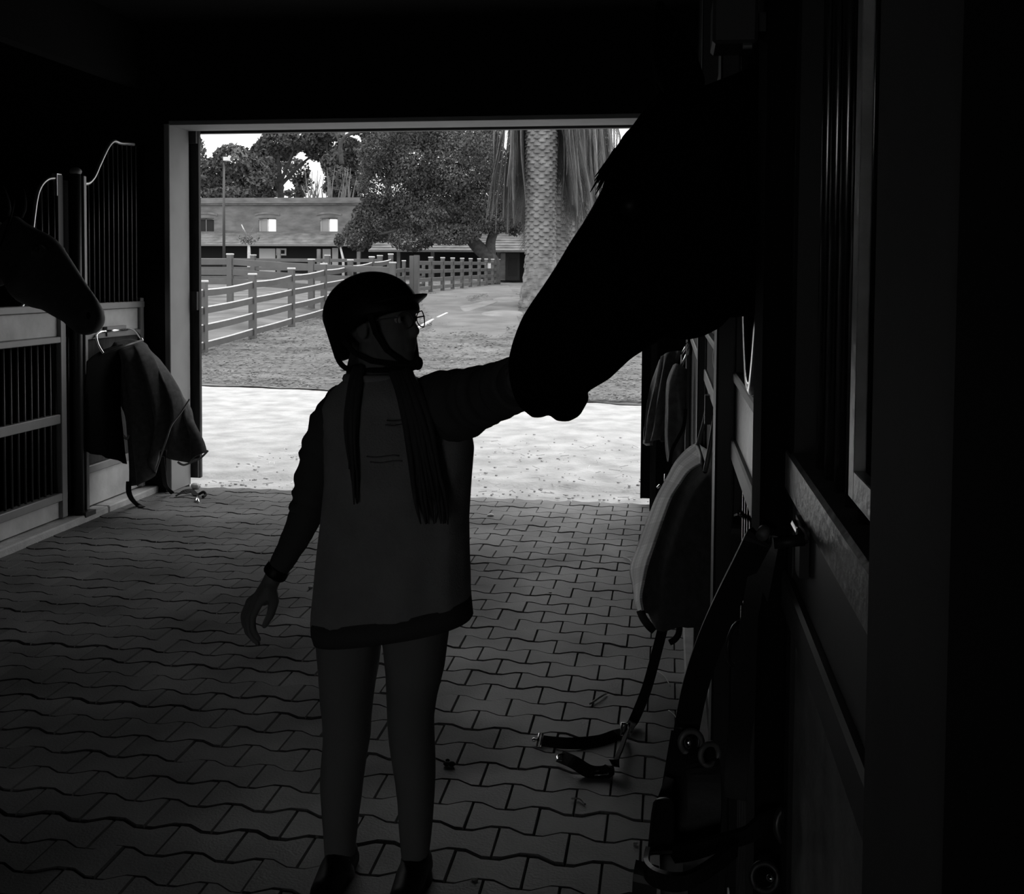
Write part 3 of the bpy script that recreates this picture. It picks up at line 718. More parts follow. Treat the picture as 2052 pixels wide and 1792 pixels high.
# ---- lamp pole
b = on_y(449, 545, 44.0); tpt = on_y(450, 326, 44.0)
lp = thing('lamp_post', (b.x, 44, g(b.x, 44)), 'tall thin dark lamp pole with small pale head before the stable', 'lamp post')
MB().tube([(b.x, 44, g(b.x, 44) - .1), (b.x, 44, 1.6 + (tpt.z - 1.6) * .6), (b.x + .02, 44, tpt.z)], [0.07, 0.06, 0.045], 8).build('pole', M_STEEL, lp, smooth=True)
h = on_y(454, 319, 44.0); MB().box(h.x - .10, h.x + .11, 43.85, 44.15, h.z - .08, h.z + .08).build('lamp_head', M_WHITE, lp, bevel=0.01)
MB().box(h.x - .22, h.x + .02, 43.95, 44.05, h.z + .07, h.z + .11).build('arm', M_STEEL, lp)

# ---- trees
def crown(name, blobs, n, size, m, parent, holes=()):
    """leaf quads spread over the shells of ellipsoid clumps"""
    pos = []; wts = np.array([b[3] * b[4] for b in blobs], float); wts /= wts.sum()
    cnt = np.random.multinomial(n, wts)
    for b, k in zip(blobs, cnt):
        d = rnd_dirs(k); r = np.random.uniform(0.45, 1.0, (k, 1)) ** 0.5
        pos.append(np.array(b[:3]) + d * r * np.array([b[3], b[3], b[4]]))
    pos = np.concatenate(pos); N = len(pos)
    # clumping: pull leaves towards random cluster centres
    cc = pos[np.random.choice(N, max(8, N // 60))]; pick = np.random.randint(0, len(cc), N)
    d = cc[pick] - pos; near = np.linalg.norm(d, axis=1) < 1.6
    pos[near] += d[near] * 0.55
    s = size * np.random.uniform(0.5, 1.3, (N, 1))
    a = rnd_dirs(N); t = rnd_dirs(N); bb = np.cross(a, t); bb /= np.linalg.norm(bb, axis=1)[:, None] + 1e-9
    o = quads_obj(name, pos.astype(np.float32), (a * s).astype(np.float32), (bb * s * 0.7).astype(np.float32), m, parent); o['kind'] = 'stuff'; return o
def limbs(parent, base, tips, r0, m=M_BARK, name='branch'):
    for tp in tips:
        base = Vector(base); tp = Vector(tp); mid = base.lerp(tp, 0.5) + Vector((random.uniform(-.3, .3), random.uniform(-.3, .3), 0.25))
        MB().tube(bez([base, mid, tp], 4), [r0 * (1 - 0.75 * k / 8) for k in range(9)], 7).build(name, m, parent, smooth=True)
# big oak in front of the stable
YO = 56.0
ob = on_ground(985, 560); ob = Vector((on_y(985, 520, YO).x, YO, g(-9, YO)))
oak = thing('oak_tree', ob, 'big dark spreading oak with forked trunk left of the palms', 'tree')
f1 = on_y(968, 500, YO); 
MB().tube(bez([ob, on_y(985, 525, YO), on_y(955, 492, YO), on_y(930, 462, YO), on_y(905, 425, YO)], 5), [0.50 - 0.014*k for k in range(21)], 10).build('trunk', M_BARK, oak, smooth=True)
MB().tube(bez([ob + Vector((.1, 0, .3)), on_y(983, 510, YO), on_y(986, 475, YO), on_y(1010, 430, YO), on_y(1030, 400, YO)], 5), [0.36 - 0.011*k for k in range(21)], 10).build('trunk', M_BARK, oak, smooth=True)
limbs(oak, on_y(930, 462, YO), [on_y(800, 420, YO), on_y(850, 380, YO + 1), on_y(930, 360, YO - 1), on_y(760, 470, YO)], 0.22)
limbs(oak, on_y(990, 455, YO), [on_y(1045, 440, YO), on_y(960, 400, YO + 1)], 0.16)
ob_blobs = []
for (px, py, rx, ry) in ((860, 320, 95, 70), (790, 370, 80, 70), (930, 330, 90, 75), (985, 400, 70, 70), (870, 420, 95, 60), (760, 440, 60, 50), (720, 470, 35, 35), (825, 480, 50, 25), (950, 270, 50, 40), (840, 265, 60, 40), (1030, 420, 35, 55), (760, 310, 45, 45), (905, 470, 60, 22)):
    p = on_y(px, py, YO + random.uniform(-1.5, 1.5)); ob_blobs.append((p.x, p.y, p.z, rx / F_PX * YO, ry / F_PX * YO))
crown('foliage', ob_blobs, 75000, 0.085, M_LEAF, oak)
# trees behind the stable: each its own
def back_tree(label, Y, trunk_px, blobs, n, size=0.2, m=M_LEAF):
    base = on_y(trunk_px[0], 520, Y); base.z = 1.3
    t = thing('tree', base, label, 'tree', 'trees behind the stable')
    top = on_y(trunk_px[1], trunk_px[2], Y)
    MB().tube(bez([base, base.lerp(top, .5) + Vector((.3, 0, 0)), top], 4), [0.45 - .03*k for k in range(9)], 8).build('trunk', M_BARK, t, smooth=True)
    bl = [];
    for (px, py, rx, ry) in blobs:
        p = on_y(px, py, Y + random.uniform(-2, 2)); bl.append((p.x, p.y, p.z, rx / F_PX * Y, ry / F_PX * Y))
    tips = [Vector(b[:3]) for b in bl[-5:]]
    limbs(t, base.lerp(top, .7), tips, 0.2)
    crown('foliage', bl, n, size, m, t); return t
back_tree('leafy tree behind the stable, directly beyond the lamp pole', 82, (455, 455, 340), [(470, 388, 60, 14), (430, 392, 50, 12), (520, 390, 40, 12), (470, 320, 45, 32), (430, 345, 40, 30), (500, 345, 45, 30), (415, 370, 40, 25), (450, 372, 55, 18), (520, 365, 30, 22)], 9000)
back_tree('sparse pale-edged tree at the extreme left of the doorway', 90, (380, 385, 300), [(385, 300, 28, 35), (400, 330, 22, 25), (360, 340, 40, 50)], 2200, m=M_LEAF2)
back_tree('tall tree behind the stable between lamp pole and bright sky gap', 86, (560, 555, 300), [(560, 290, 45, 35), (600, 275, 40, 28), (530, 310, 30, 30), (532, 345, 24, 33), (640, 300, 35, 25), (540, 375, 28, 18)], 8500)
back_tree('tall tree with bare limbs behind the stable right of the sky gap', 84, (670, 665, 320), [(680, 330, 40, 32), (676, 358, 24, 26), (700, 300, 30, 25), (690, 375, 45, 25), (655, 270, 40, 14)], 7500)
back_tree('loose twiggy tree in the middle of the bright sky gap', 95, (598, 600, 360), [(598, 345, 25, 28), (610, 375, 22, 20), (580, 330, 20, 18), (590, 388, 26, 10)], 1100, size=0.22)
back_tree('dense tree behind the stable rising above the big oak', 92, (770, 775, 290), [(760, 290, 40, 30), (720, 340, 30, 40), (800, 280, 50, 30), (725, 262, 30, 12), (850, 260, 50, 20), (900, 262, 26, 14), (975, 300, 30, 50)], 6500)
lim = thing('bare_limb', on_y(700, 330, 84), 'bare curving tree limb against the sky at the top of the doorway', 'branch')
MB().tube(bez([on_y(685, 330, 83), on_y(682, 292, 83), on_y(692, 274, 83), on_y(712, 266, 83), on_y(740, 262, 83)], 4), [0.22, .21, .2, .19, .18, .17, .17, .16, .15, .15, .14, .13, .12, .12, .11, .1, .1], 7).build('limb', M_BARK, lim, smooth=True)
MB().tube(bez([on_y(684, 292, 83), on_y(674, 272, 83), on_y(664, 258, 83)], 4), [0.13, .12, .11, .1, .1, .09, .09, .08, .08], 6).build('limb', M_BARK, lim, smooth=True)
# bare stems behind the parapet
bs = thing('bare_shrub', on_y(660, 410, 76), 'thicket of tall bare stems standing up behind the stable parapet', 'shrub')
st = MB(); rg = random.Random(21)
for i in range(46):
    px = rg.uniform(612, 712); p = on_y(px, 412, 76); gnd = Vector((p.x, 76, 1.2)); q = on_y(px + rg.uniform(-14, 14), rg.uniform(335, 385), 76)
    st.tube([gnd, p, p.lerp(q, .5) + Vector((rg.uniform(-.15, .15), 0, 0)), q], [.06, .05, .04, .02], 4)
tag(st.build('stems', M_TILE, bs), kind='stuff')
# young trees in front of the building
sp = on_y(499, 560, 50); sap = thing('sapling', (sp.x, 50, g(sp.x, 50)), 'slender leafless sapling with white painted foot before the stable', 'tree')
MB().tube(bez([(sp.x, 50, g(sp.x, 50) - .1), on_y(499, 500, 50), on_y(496, 478, 50), on_y(484, 450, 50)], 3), [.10, .095, .09, .08, .06, .05, .04, .03, .03, .02], 7).build('trunk', M_STONE, sap, smooth=True)
limbs(sap, on_y(497, 480, 50), [on_y(510, 455, 50), on_y(520, 470, 50), on_y(480, 480, 50), on_y(470, 465, 50), on_y(490, 462, 50)], 0.03, M_TILE)
cr = [];
for (px, py) in ((490, 488), (508, 486), (480, 478), (515, 476)): p = on_y(px, py, 50); cr.append((p.x, 50, p.z, .3, .25))
crown('foliage', cr, 260, 0.07, M_LEAF2, sap)
tp_ = on_y(688, 545, 54); tpy = thing('clipped_tree', (tp_.x, 54, g(tp_.x, 54)), 'small clipped oval tree on thin pale stem right of the last bright window', 'tree')
MB().tube([(tp_.x, 54, g(tp_.x, 54) - .1), on_y(688, 520, 54), on_y(682, 495, 54)], [.08, .07, .05], 7).build('trunk', M_STONE, tpy, smooth=True)
p = on_y(680, 482, 54); crown('foliage', [(p.x, 54, p.z, 0.33, 0.42)], 2200, 0.06, M_LEAF, tpy)

# ---- palms
def palm(label, px, Y, wpx, fronds, hang, seed, base_flare=True, ztop=10.5):
    rg = random.Random(seed)
    c = on_y(px, 500, Y); x0 = c.x; z0 = g(x0, Y) - 0.1; R = wpx / 2 / F_PX * Y
    t = thing('palm_tree', (x0, Y, z0), label, 'palm')
    n, m = 90, 330; rings = []; zt = ztop
    for j in range(m + 1):
        z = z0 + (zt - z0) * j / m; ring = []; h = z - z0
        for i in range(n):
            a = 2 * math.pi * i / n
            best = 0.0
            for par in (0, 1):
                u = (i / n * 9 + par * 0.5 + 0.10 * noise.noise((h * 2, i * .2, par))) % 1.0; e = abs(2*u - 1)
                row = h / 0.21 + par * 0.5 - 0.14 * e * e + 0.08 * noise.noise((i * .3, h, 9)); fr = row - math.floor(row)
                best = max(best, (1 - e ** 2.0) * (1 - fr) ** 0.8)
            d = 0.10 * best - 0.03
            r = R * (1.0 + 0.05 * noise.noise((math.cos(a)*2, math.sin(a)*2, h*0.5)))
            if base_flare:
                fl = sstep(1.9, 0.0, h); r += 0.42 * R * fl
                d = d * (1 - 0.8 * sstep(2.2, 1.0, h)) + 0.16 * R * sstep(2.4, 0.8, h) * noise.noise((math.cos(a)*4, math.sin(a)*4, h*4)) * 1.3
            ring.append((x0 + (r + d) * math.cos(a), Y + (r + d) * math.sin(a), z))
        rings.append(ring)
    MB().loft(rings).build('trunk', M_PALMTRUNK, t, fixn=False, smooth=False)
    cz = zt
    me_cache = []
    for f in range(fronds):
        A0 = (0.9, 0.6, 0.3, 0.0, -0.4, 1.1)
        if f < 6:
            mb = MB(); L = rg.uniform(3.4, 4.6); droop = rg.uniform(0.75, 1.1); r2 = random.Random(seed * 50 + f)
            pts = []
            for k in range(15):
                s = k / 14; ang = max(-1.50, A0[f] - (A0[f] + 1.5) * min(1, s / (0.30 + 0.12 * f / 6)) ** 0.8) + 0.05 * math.sin(s * 9 + f)
                if k == 0: pts.append(Vector((0, 0, 0)))
                else: pts.append(pts[-1] + Vector((math.cos(ang), 0, math.sin(ang))) * L / 14)
            mb.tube(pts, [0.032 * (1 - .85 * k / 14) for k in range(15)], 5)
            nr_ = len(mb.f)
            for k in range(2, 15):
                for e in range(5):
                    s = (k - 1 + e / 5); i0 = int(s); p = pts[i0].lerp(pts[min(14, i0+1)], s - i0)
                    tdir = (pts[min(14, i0+1)] - pts[i0]).normalized() if i0 < 14 else (pts[14] - pts[13]).normalized()
                    ll = 0.55 * math.sin(math.pi * (0.15 + 0.8 * s / 14)) + 0.1
                    for sd in (-1, 1):
                        dirv = (tdir * 0.55 + Vector((0, sd * 0.75, 0)) + Vector((0, 0, -0.75 + r2.uniform(-.15, .15)))).normalized()
                        q = p + dirv * ll; wv = tdir * 0.022
                        mb.add([p - wv, p + wv, q], [(0, 1, 2)])
            me = mb.mesh('frond'); me.materials.append(M_FROND); me.materials.append(M_FROND2)
            for q_, po in enumerate(me.polygons): po.material_index = 1 if q_ < nr_ else 0  # ribs take the lit tone, leaflets the darker one
            me_cache.append(me)
        me = me_cache[f % len(me_cache)]
        o = link('frond', me, None, t)
        az = (-math.pi/2 + math.radians(62) + (f * 0.6180339 % 1.0) * math.radians(236)); tilt = rg.uniform(*hang)
        o.location = Vector((R * 0.6 * math.cos(az), R * 0.6 * math.sin(az), cz - z0 - rg.uniform(0, 0.6)))
        o.rotation_euler = (rg.uniform(-.25, .25), tilt, az)
        s = rg.uniform(0.85, 1.15); o.scale = (s, s, s)
    return t
palm('thick palm trunk with ragged flared foot, nearest of the palms', 1083, 31.0, 57, 84, (-0.12, 0.12), 3, ztop=7.2)
palm('second palm trunk directly behind the nearest palm on its right', 1117, 34.0, 54, 70, (-0.12, 0.12), 5, ztop=7.8)
palm('third palm half hidden by the horse nose, behind the other two', 1163, 39.0, 44, 70, (-0.12, 0.12), 8, ztop=8.0)
# ================================================================== HORSES
def horse_head_rings(pairs, Y, hw_list, n=20, back=None, dy=None):
    """pairs of (front-line pixel, under-line pixel); each becomes an oval section of given half width"""
    rings = []
    for i, ((a, b), hw) in enumerate(zip(pairs, hw_list)):
        yy = Y + (dy[i] if dy else 0)
        A = on_y(*a, yy); B = on_y(*b, yy); c = (A + B) / 2; u = (A - B) / 2
        ring = []
        for j in range(n):
            t = 2 * math.pi * j / n; cs, sn = math.cos(t), math.sin(t)
            w = hw * (1.0 - 0.18 * cs * (1 if cs > 0 else 0.2))
            ring.append(c + u * (abs(cs) ** 0.85) * (1 if cs >= 0 else -1) + Vector((0, 1, 0)) * w * (abs(sn) ** 0.8) * (1 if sn >= 0 else -1))
        rings.append(ring)
    return rings
def hair_locks(name, parent, roots, L, dirv, m, spread=0.03, seed=1, w=0.008, kind=None):
    rg = random.Random(seed); mb = MB()
    for p in roots:
        p = Vector(p); d = (Vector(dirv) + Vector((rg.uniform(-spread, spread), rg.uniform(-spread, spread), rg.uniform(-spread, spread))) * 6).normalized()
        l = L * rg.uniform(0.6, 1.1); e = p + d * l + Vector((0, 0, -0.25 * l))
        mb.tube(bez([p, p.lerp(e, .5) + Vector((rg.uniform(-.2, .2), rg.uniform(-.2, .2), .25)) * l * .3, e], 3), [w, w, w*.9, w*.75, w*.6, w*.45, w*.2], 5)
    return mb.build(name, m, parent, smooth=True)
YH = 1.90
hr = thing('horse', (1.7, YH, 0), 'large black horse reaching its head over the right stall door to the girl', 'horse')
hm = MB()
pairs = [((1030, 792), (1046, 818)), ((1021, 755), (1072, 838)), ((1019, 722), (1092, 836)), ((1026, 690), (1102, 824)), ((1036, 660), (1135, 806)), ((1047, 634), (1178, 786)),
         ((1064, 606), (1222, 760)), ((1092, 566), (1264, 720)), ((1116, 529), (1304, 694)), ((1142, 485), (1350, 668)), ((1168, 446), (1392, 648)),
         ((1190, 408), (1424, 636)), ((1210, 370), (1450, 600)), ((1232, 320), (1470, 540)), ((1262, 258), (1482, 450)), ((1300, 205), (1485, 350)), ((1345, 175), (1470, 270))]
hws = [.022, .042, .052, .056, .056, .054, .055, .062, .072, .085, .095, .102, .106, .104, .098, .085, .06]
hm.loft(horse_head_rings(pairs, YH, hws))
lip = [((1108, 826), (1108, 839)), ((1116, 800), (1120, 844)), ((1132, 785), (1140, 845)), ((1146, 775), (1162, 834)), ((1160, 765), (1181, 800))]
hm.loft(horse_head_rings(lip, YH, [.018, .032, .036, .034, .03]))
# cheek bulge and muzzle nostril rims
for s in (-1, 1):
    c = on_y(1365, 545, YH); hm.ellipsoid((c.x, YH + s*.062, c.z), (.115, .045, .12))
    c = on_y(1060, 742, YH); hm.ellipsoid((c.x, YH + s*.040, c.z), (.026, .022, .034))
    c = on_y(1270, 420, YH); hm.ellipsoid((c.x, YH + s*.088, c.z), (.045, .026, .030))
# neck, body (inside the stall)
def oval(c, u, hw, n=22):
    return [Vector(c) + Vector(u) * math.cos(2*math.pi*j/n) + Vector((0, 1, 0)) * hw * math.sin(2*math.pi*j/n) for j in range(n)]
nk = []
for (top, bot, hw) in (((on_y(1330, 200, YH)), on_y(1400, 560, YH), .085), (on_y(1400, 175, YH), on_y(1440, 640, YH), .10), (Vector((.16, YH, 1.98)), Vector((.17, YH, 1.535)), .105),
                       (Vector((.38, YH, 1.95)), Vector((.36, YH, 1.44)), .12), (Vector((.65, YH, 1.86)), Vector((.55, YH, 1.28)), .15), (Vector((.95, YH, 1.74)), Vector((.72, YH, 1.08)), .20),
                       (Vector((1.25, YH, 1.64)), Vector((.95, YH, .92)), .25)):
    c = (top + bot) / 2; nk.append(oval(c, (top - bot) / 2, hw))
hm.loft(nk)
body = []
for x, zt, zb, hw in ((0.78, 1.45, 1.05, .16), (0.95, 1.58, .92, .25), (1.25, 1.63, .84, .29), (1.6, 1.56, .80, .32), (2.0, 1.54, .82, .33), (2.4, 1.57, .92, .31), (2.7, 1.52, 1.0, .27), (2.92, 1.40, 1.1, .17)):
    body.append(oval((x, YH, (zt+zb)/2), (0, 0, (zt-zb)/2), hw))
hm.loft(body)
for s in (-1, 1):
    hm.chain([(1.08, YH + s*.15, 1.15), (1.03, YH + s*.15, .80), (1.05, YH + s*.14, .50), (1.05, YH + s*.14, .17), (1.00, YH + s*.14, .07)], [.14, .085, .052, .036, .05])
    hm.capsule((1.00, YH + s*.14, .06), (.97, YH + s*.14, .045), .055, .05)
    hm.chain([(2.55, YH + s*.16, 1.20), (2.42, YH + s*.17, .88), (2.72, YH + s*.15, .55), (2.68, YH + s*.15, .18), (2.62, YH + s*.15, .07)], [.20, .12, .058, .040, .05])
    hm.capsule((2.62, YH + s*.15, .06), (2.59, YH + s*.15, .045), .055, .05)
remeshed(hm, 'body', M_HORSE, hr, 0.0062, 4)
for s in (-1, 1):
    c = on_y(1268, 420, YH); MB().ellipsoid((c.x, YH + s*.103, c.z), (.021, .016, .020), 14, 10).build('eye', M_EYE, hr, smooth=True)
    e0 = on_y(1375, 185, YH); e0.y += s * .06
    rings = []
    for k, (w, d) in enumerate(((.030, .022), (.042, .026), (.038, .022), (.024, .014), (.004, .003))):
        c = e0 + Vector((-.012 * k, s * .008 * k, -.03 + .042 * k)); rings.append([c + Vector((w*math.cos(2*math.pi*j/10), d*math.sin(2*math.pi*j/10), 0)) for j in range(10)])
    MB().loft(rings).build('ear', M_HORSE, hr, smooth=True)
    c = on_y(1050, 748, YH); MB().ellipsoid((c.x, YH + s*.0605, c.z), (.010, .006, .016), 10, 8).build('nostril', M_MANE, hr, smooth=True)
rg = random.Random(4)
hair_locks('forelock', hr, [on_y(1330 - 95*k/70 + rg.uniform(-4, 10), 190 + 120*k/70, YH) + Vector((0, rg.uniform(-.05, .05), 0)) for k in range(70)], 0.075, (-.62, 0, -.75), M_MANE, 0.03, 3, .004)
mr = [Vector((.12, YH, 1.96)).lerp(Vector((1.05, YH, 1.72)), k/60) + Vector((0, rg.uniform(-.03, .03), 0)) for k in range(60)]
hair_locks('mane', hr, mr, 0.26, (-.1, -.6, -.6), M_MANE, 0.02, 5, .009)
hair_locks('tail', hr, [Vector((2.95, YH + rg.uniform(-.03, .03), 1.38)) for k in range(24)], 0.85, (.15, 0, -1), M_MANE, 0.012, 6, .012)

# left horse, looking over the left stall door
Y2 = 5.35
h2 = thing('horse', (-5.2, Y2, 0), 'dark horse with faintly lit nose looking out over the left stall door', 'horse')
hm = MB()
pr = [((207, 645), (202, 655)), ((207, 632), (192, 667)), ((203, 618), (174, 673)), ((195, 602), (158, 669)), ((186, 588), (143, 658)), ((178, 577), (128, 645)), ((160, 550), (108, 634)), ((141, 521), (88, 622)),
      ((123, 494), (66, 617)), ((108, 477), (40, 605)), ((92, 467), (20, 580)), ((74, 459), (8, 545)), ((52, 447), (0, 505)), ((30, 430), (0, 470))]
hws = [.02, .05, .062, .064, .062, .062, .07, .085, .10, .11, .115, .11, .09, .06]
# head swings a little towards the lens: muzzle nearer
dy = [-.25, -.25, -.24, -.23, -.21, -.19, -.16, -.12, -.08, -.05, -.03, 0, 0, 0]
hm.loft(horse_head_rings(pr, Y2, hws, dy=dy))
for s in (-1, 1):
    c = on_y(62, 560, Y2 - .05); hm.ellipsoid((c.x, c.y + s*.07, c.z), (.11, .05, .12))
    c = on_y(190, 628, Y2 - .23); hm.ellipsoid((c.x, c.y + s*.05, c.z), (.03, .02, .034))
    c = on_y(96, 500, Y2 - .06); hm.ellipsoid((c.x, c.y + s*.095, c.z), (.045, .025, .03))
P0 = on_y(40, 500, Y2)
def nko(ct, cb, hw): return oval((Vector(ct) + Vector(cb)) / 2, (Vector(ct) - Vector(cb)) / 2, hw)
hm.loft([nko((P0.x - .04, Y2, P0.z + .10), (P0.x - .04, Y2, P0.z - .18), .085), nko((P0.x - .19, Y2, 1.93), (P0.x - .2, Y2, 1.50), .11), nko((P0.x - .42, Y2, 1.95), (P0.x - .40, Y2, 1.40), .13),
         nko((-4.75, Y2, 1.83), (-4.55, Y2, 1.22), .17), nko((-5.05, Y2, 1.68), (-4.80, Y2, .95), .24)])
hm.loft([oval((x, Y2, (zt+zb)/2), (0, 0, (zt-zb)/2), hw) for x, zt, zb, hw in ((-4.62, 1.40, 1.05, .16), (-4.8, 1.55, .92, .25), (-5.1, 1.60, .84, .29), (-5.5, 1.54, .80, .32), (-5.9, 1.52, .82, .33), (-6.3, 1.55, .92, .31), (-6.6, 1.5, 1.0, .27), (-6.8, 1.38, 1.1, .17))])
for s in (-1, 1):
    hm.chain([(-4.93, Y2 + s*.15, 1.15), (-4.88, Y2 + s*.15, .80), (-4.9, Y2 + s*.14, .50), (-4.9, Y2 + s*.14, .17), (-4.85, Y2 + s*.14, .07)], [.14, .085, .052, .036, .05])
    hm.capsule((-4.85, Y2 + s*.14, .06), (-4.82, Y2 + s*.14, .045), .055, .05)
    hm.chain([(-6.4, Y2 + s*.16, 1.20), (-6.27, Y2 + s*.17, .88), (-6.57, Y2 + s*.15, .55), (-6.53, Y2 + s*.15, .18), (-6.47, Y2 + s*.15, .07)], [.20, .12, .058, .040, .05])
    hm.capsule((-6.47, Y2 + s*.15, .06), (-6.44, Y2 + s*.15, .045), .055, .05)
remeshed(hm, 'body', M_HORSE2, h2, 0.013, 4)
for s in (-1, 1):
    c = on_y(97, 499, Y2 - .06); MB().ellipsoid((c.x, c.y + s*.112, c.z), (.021, .014, .020), 12, 8).build('eye', M_EYE, h2, smooth=True)
    c = on_y(190, 632, Y2 - .24); MB().ellipsoid((c.x, c.y + s*.062, c.z), (.012, .007, .018), 10, 8).build('nostril', M_MANE, h2, smooth=True)
    e0 = on_y(22, 425, Y2) + Vector((0, s * .06, 0)); rings = []
    for k, (w, d) in enumerate(((.030, .022), (.042, .026), (.038, .022), (.024, .014), (.004, .003))):
        c = e0 + Vector((.004 * k, s * .008 * k, -.03 + .042 * k)); rings.append([c + Vector((w*math.cos(2*math.pi*j/10), d*math.sin(2*math.pi*j/10), 0)) for j in range(10)])
    MB().loft(rings).build('ear', M_MANE, h2, smooth=True)
hair_locks('mane', h2, [Vector((P0.x - .05, Y2, 2.0)).lerp(Vector((-4.9, Y2, 1.72)), k/40) + Vector((0, rg.uniform(-.03, .03), 0)) for k in range(40)], 0.26, (.1, -.6, -.6), M_MANE, 0.02, 5, .011)

# ================================================================== GIRL
YG = 2.64
girl = thing('person', (on_y(755, 1800, YG).x, YG, 0), 'person in riding helmet, sweatshirt and leggings reaching one arm to the big horse', 'person')
def P(px, py, dy=0.0): return on_y(px, py, YG + dy)
# --- head frame: x forward (to picture right, a little towards the lens), z up
HC = P(767, 653)
fwd = Vector((0.92, -0.36, 0.15)).normalized(); lft = Vector((0, 0, 1)).cross(fwd).normalized(); upv = fwd.cross(lft).normalized()
HM = Matrix((fwd, lft, upv)).transposed()
def H(x, y, z): return HC + HM @ Vector((x, y, z))
sk = MB()
sk.ellipsoid(H(-.012, 0, .030), (.092, .074, .086), 24, 14, HM)
sk.ellipsoid(H(.030, 0, -.030), (.060, .062, .085), 20, 12, HM)
sk.ellipsoid(H(.052, 0, -.088), (.030, .032, .024), 16, 10, HM)
sk.capsule(H(.084, 0, .012), H(.100, 0, -.026), .009, .0125)
sk.ellipsoid(H(.098, 0, -.030), (.011, .015, .009), 12, 8, HM)
sk.capsule(H(.078, -.032, .028), H(.083, .032, .028), .010, .010)
sk.ellipsoid(H(.080, 0, -.058), (.010, .024, .008), 12, 8, HM); sk.ellipsoid(H(.079, 0, -.068), (.011, .020, .007), 12, 8, HM)
for s in (-1, 1):
    sk.ellipsoid(H(.060, s*.036, -.025), (.022, .020, .022), 12, 8, HM)
    sk.ellipsoid(H(-.008, s*.077, -.005), (.018, .008, .030), 12, 8, HM)
sk.capsule(H(-.018, 0, -.05), P(760, 790), .053, .060, 16)
# torso inside the clothes
def orow(y, xl, xr, d, dy=0.0, slope=0.0, n=26, sq=0.8):
    """oval section: pixel row y from xl to xr, half depth d"""
    a = P(xl, y + slope * (xl - xr) / 2, dy); b = P(xr, y - slope * (xl - xr) / 2, dy); c = (a + b) / 2; u = (b - a) / 2; r = []
    for j in range(n):
        t = 2*math.pi*j/n; cs, sn = math.cos(t), math.sin(t)
        r.append(c + u * (abs(cs)**sq) * (1 if cs >= 0 else -1) + Vector((0, d, 0)) * (abs(sn)**sq) * (1 if sn >= 0 else -1))
    return r
sk.loft([orow(775, 715, 815, .055), orow(800, 690, 890, .08), orow(850, 675, 915, .10), orow(950, 680, 915, .10), orow(1080, 690, 900, .095), orow(1180, 670, 905, .11), orow(1250, 655, 900, .11)])
# legs
def leg_rows(rows, dp):
    return [orow(y, l, r, d, 0.0) for (y, l, r), d in zip(rows, dp)]
rl = [(1240, 650, 775), (1282, 648, 762), (1340, 655, 755), (1400, 660, 744), (1480, 662, 736), (1540, 658, 728), (1600, 660, 722), (1660, 664, 714), (1712, 668, 706), (1765, 668, 704)]
ll = [(1225, 778, 892), (1275, 776, 884), (1340, 784, 876), (1400, 786, 864), (1460, 788, 862), (1540, 800, 862), (1600, 806, 860), (1660, 808, 856), (1710, 812, 852), (1765, 812, 852)]
dps = [.085, .088, .083, .075, .066, .062, .058, .046, .040, .042]
sk.loft(leg_rows(rl, dps)); sk.loft(leg_rows(ll, dps))
for a in ((686, 1770), (832, 1770)):
    c = P(*a); sk.chain([c + Vector((0, .02, -.02)), Vector((c.x, YG - .03, .045)), Vector((c.x - .005, YG - .13, .03))], [.035, .036, .028])
# right arm (picture left), hanging
A0, A1, A2 = P(690, 812), P(634, 960, .02), P(551, 1150, -.02)
sk.chain([A0, P(660, 890, .01), A1, P(597, 1060, 0), A2], [.052, .046, .038, .034, .023], 14)
def ph(px, py, dy): return P(px, py, -0.02 + dy)
sk.chain([A2, ph(540, 1172, 0), ph(528, 1195, 0)], [.024, .023, .026], 14)
# palm as a flattened lump spanning the knuckles
for k, (px, py, dy) in enumerate(((520, 1208, -.034), (512, 1210, -.012), (505, 1210, .010), (500, 1207, .030))):
    sk.capsule(ph(538, 1180, dy * .55), ph(px, py, dy), .0165, .0125, 12)
fing = [[(520, 1208, -.036), (506, 1238, -.040), (507, 1262, -.042), (519, 1282, -.040)],
        [(512, 1210, -.013), (497, 1244, -.014), (501, 1270, -.016), (517, 1290, -.014)],
        [(505, 1210, .010), (492, 1242, .012), (496, 1266, .012), (511, 1285, .010)],
        [(500, 1207, .031), (488, 1234, .036), (491, 1253, .038), (503, 1270, .036)]]
for f in fing: sk.chain([ph(*q) for q in f], [.0108, .0100, .0092, .0078], 10)
sk.chain([ph(544, 1182, -.012), ph(549, 1205, -.036), ph(543, 1230, -.048), ph(530, 1254, -.050)], [.017, .0145, .0115, .0085], 10)
# left arm (picture right), reaching towards the lens and the horse's far cheek
B0, B1, B2 = P(888, 800), P(985, 785, -.20), on_y(1052, 750, 2.14)
sk.chain([B0, P(935, 795, -.10), B1, on_y(1035, 768, 2.27), B2], [.054, .048, .040, .034, .024], 14)
hn = on_y(1068, 708, 2.025)
sk.chain([B2, hn], [.024, .026], 12)
for k in range(4):
    off = Vector((0, 0, .034 - .023 * k))
    kn = hn + Vector((.028 + .004*k, -.012, 0)) + off
    sk.capsule(hn + off * .5 + Vector((-.02, 0, 0)), kn, .0165, .0125)
    L = (.040, .045, .041, .032)[k]
    sk.chain([kn, kn + Vector((L*.9, -.020, .012 + .004 * (1 - k))), kn + Vector((L*1.4, -.030, .022 + .006*(1 - k))), kn + Vector((L*1.75, -.028, .030 + .006*(1 - k)))], [.0108, .010, .009, .0078], 10)
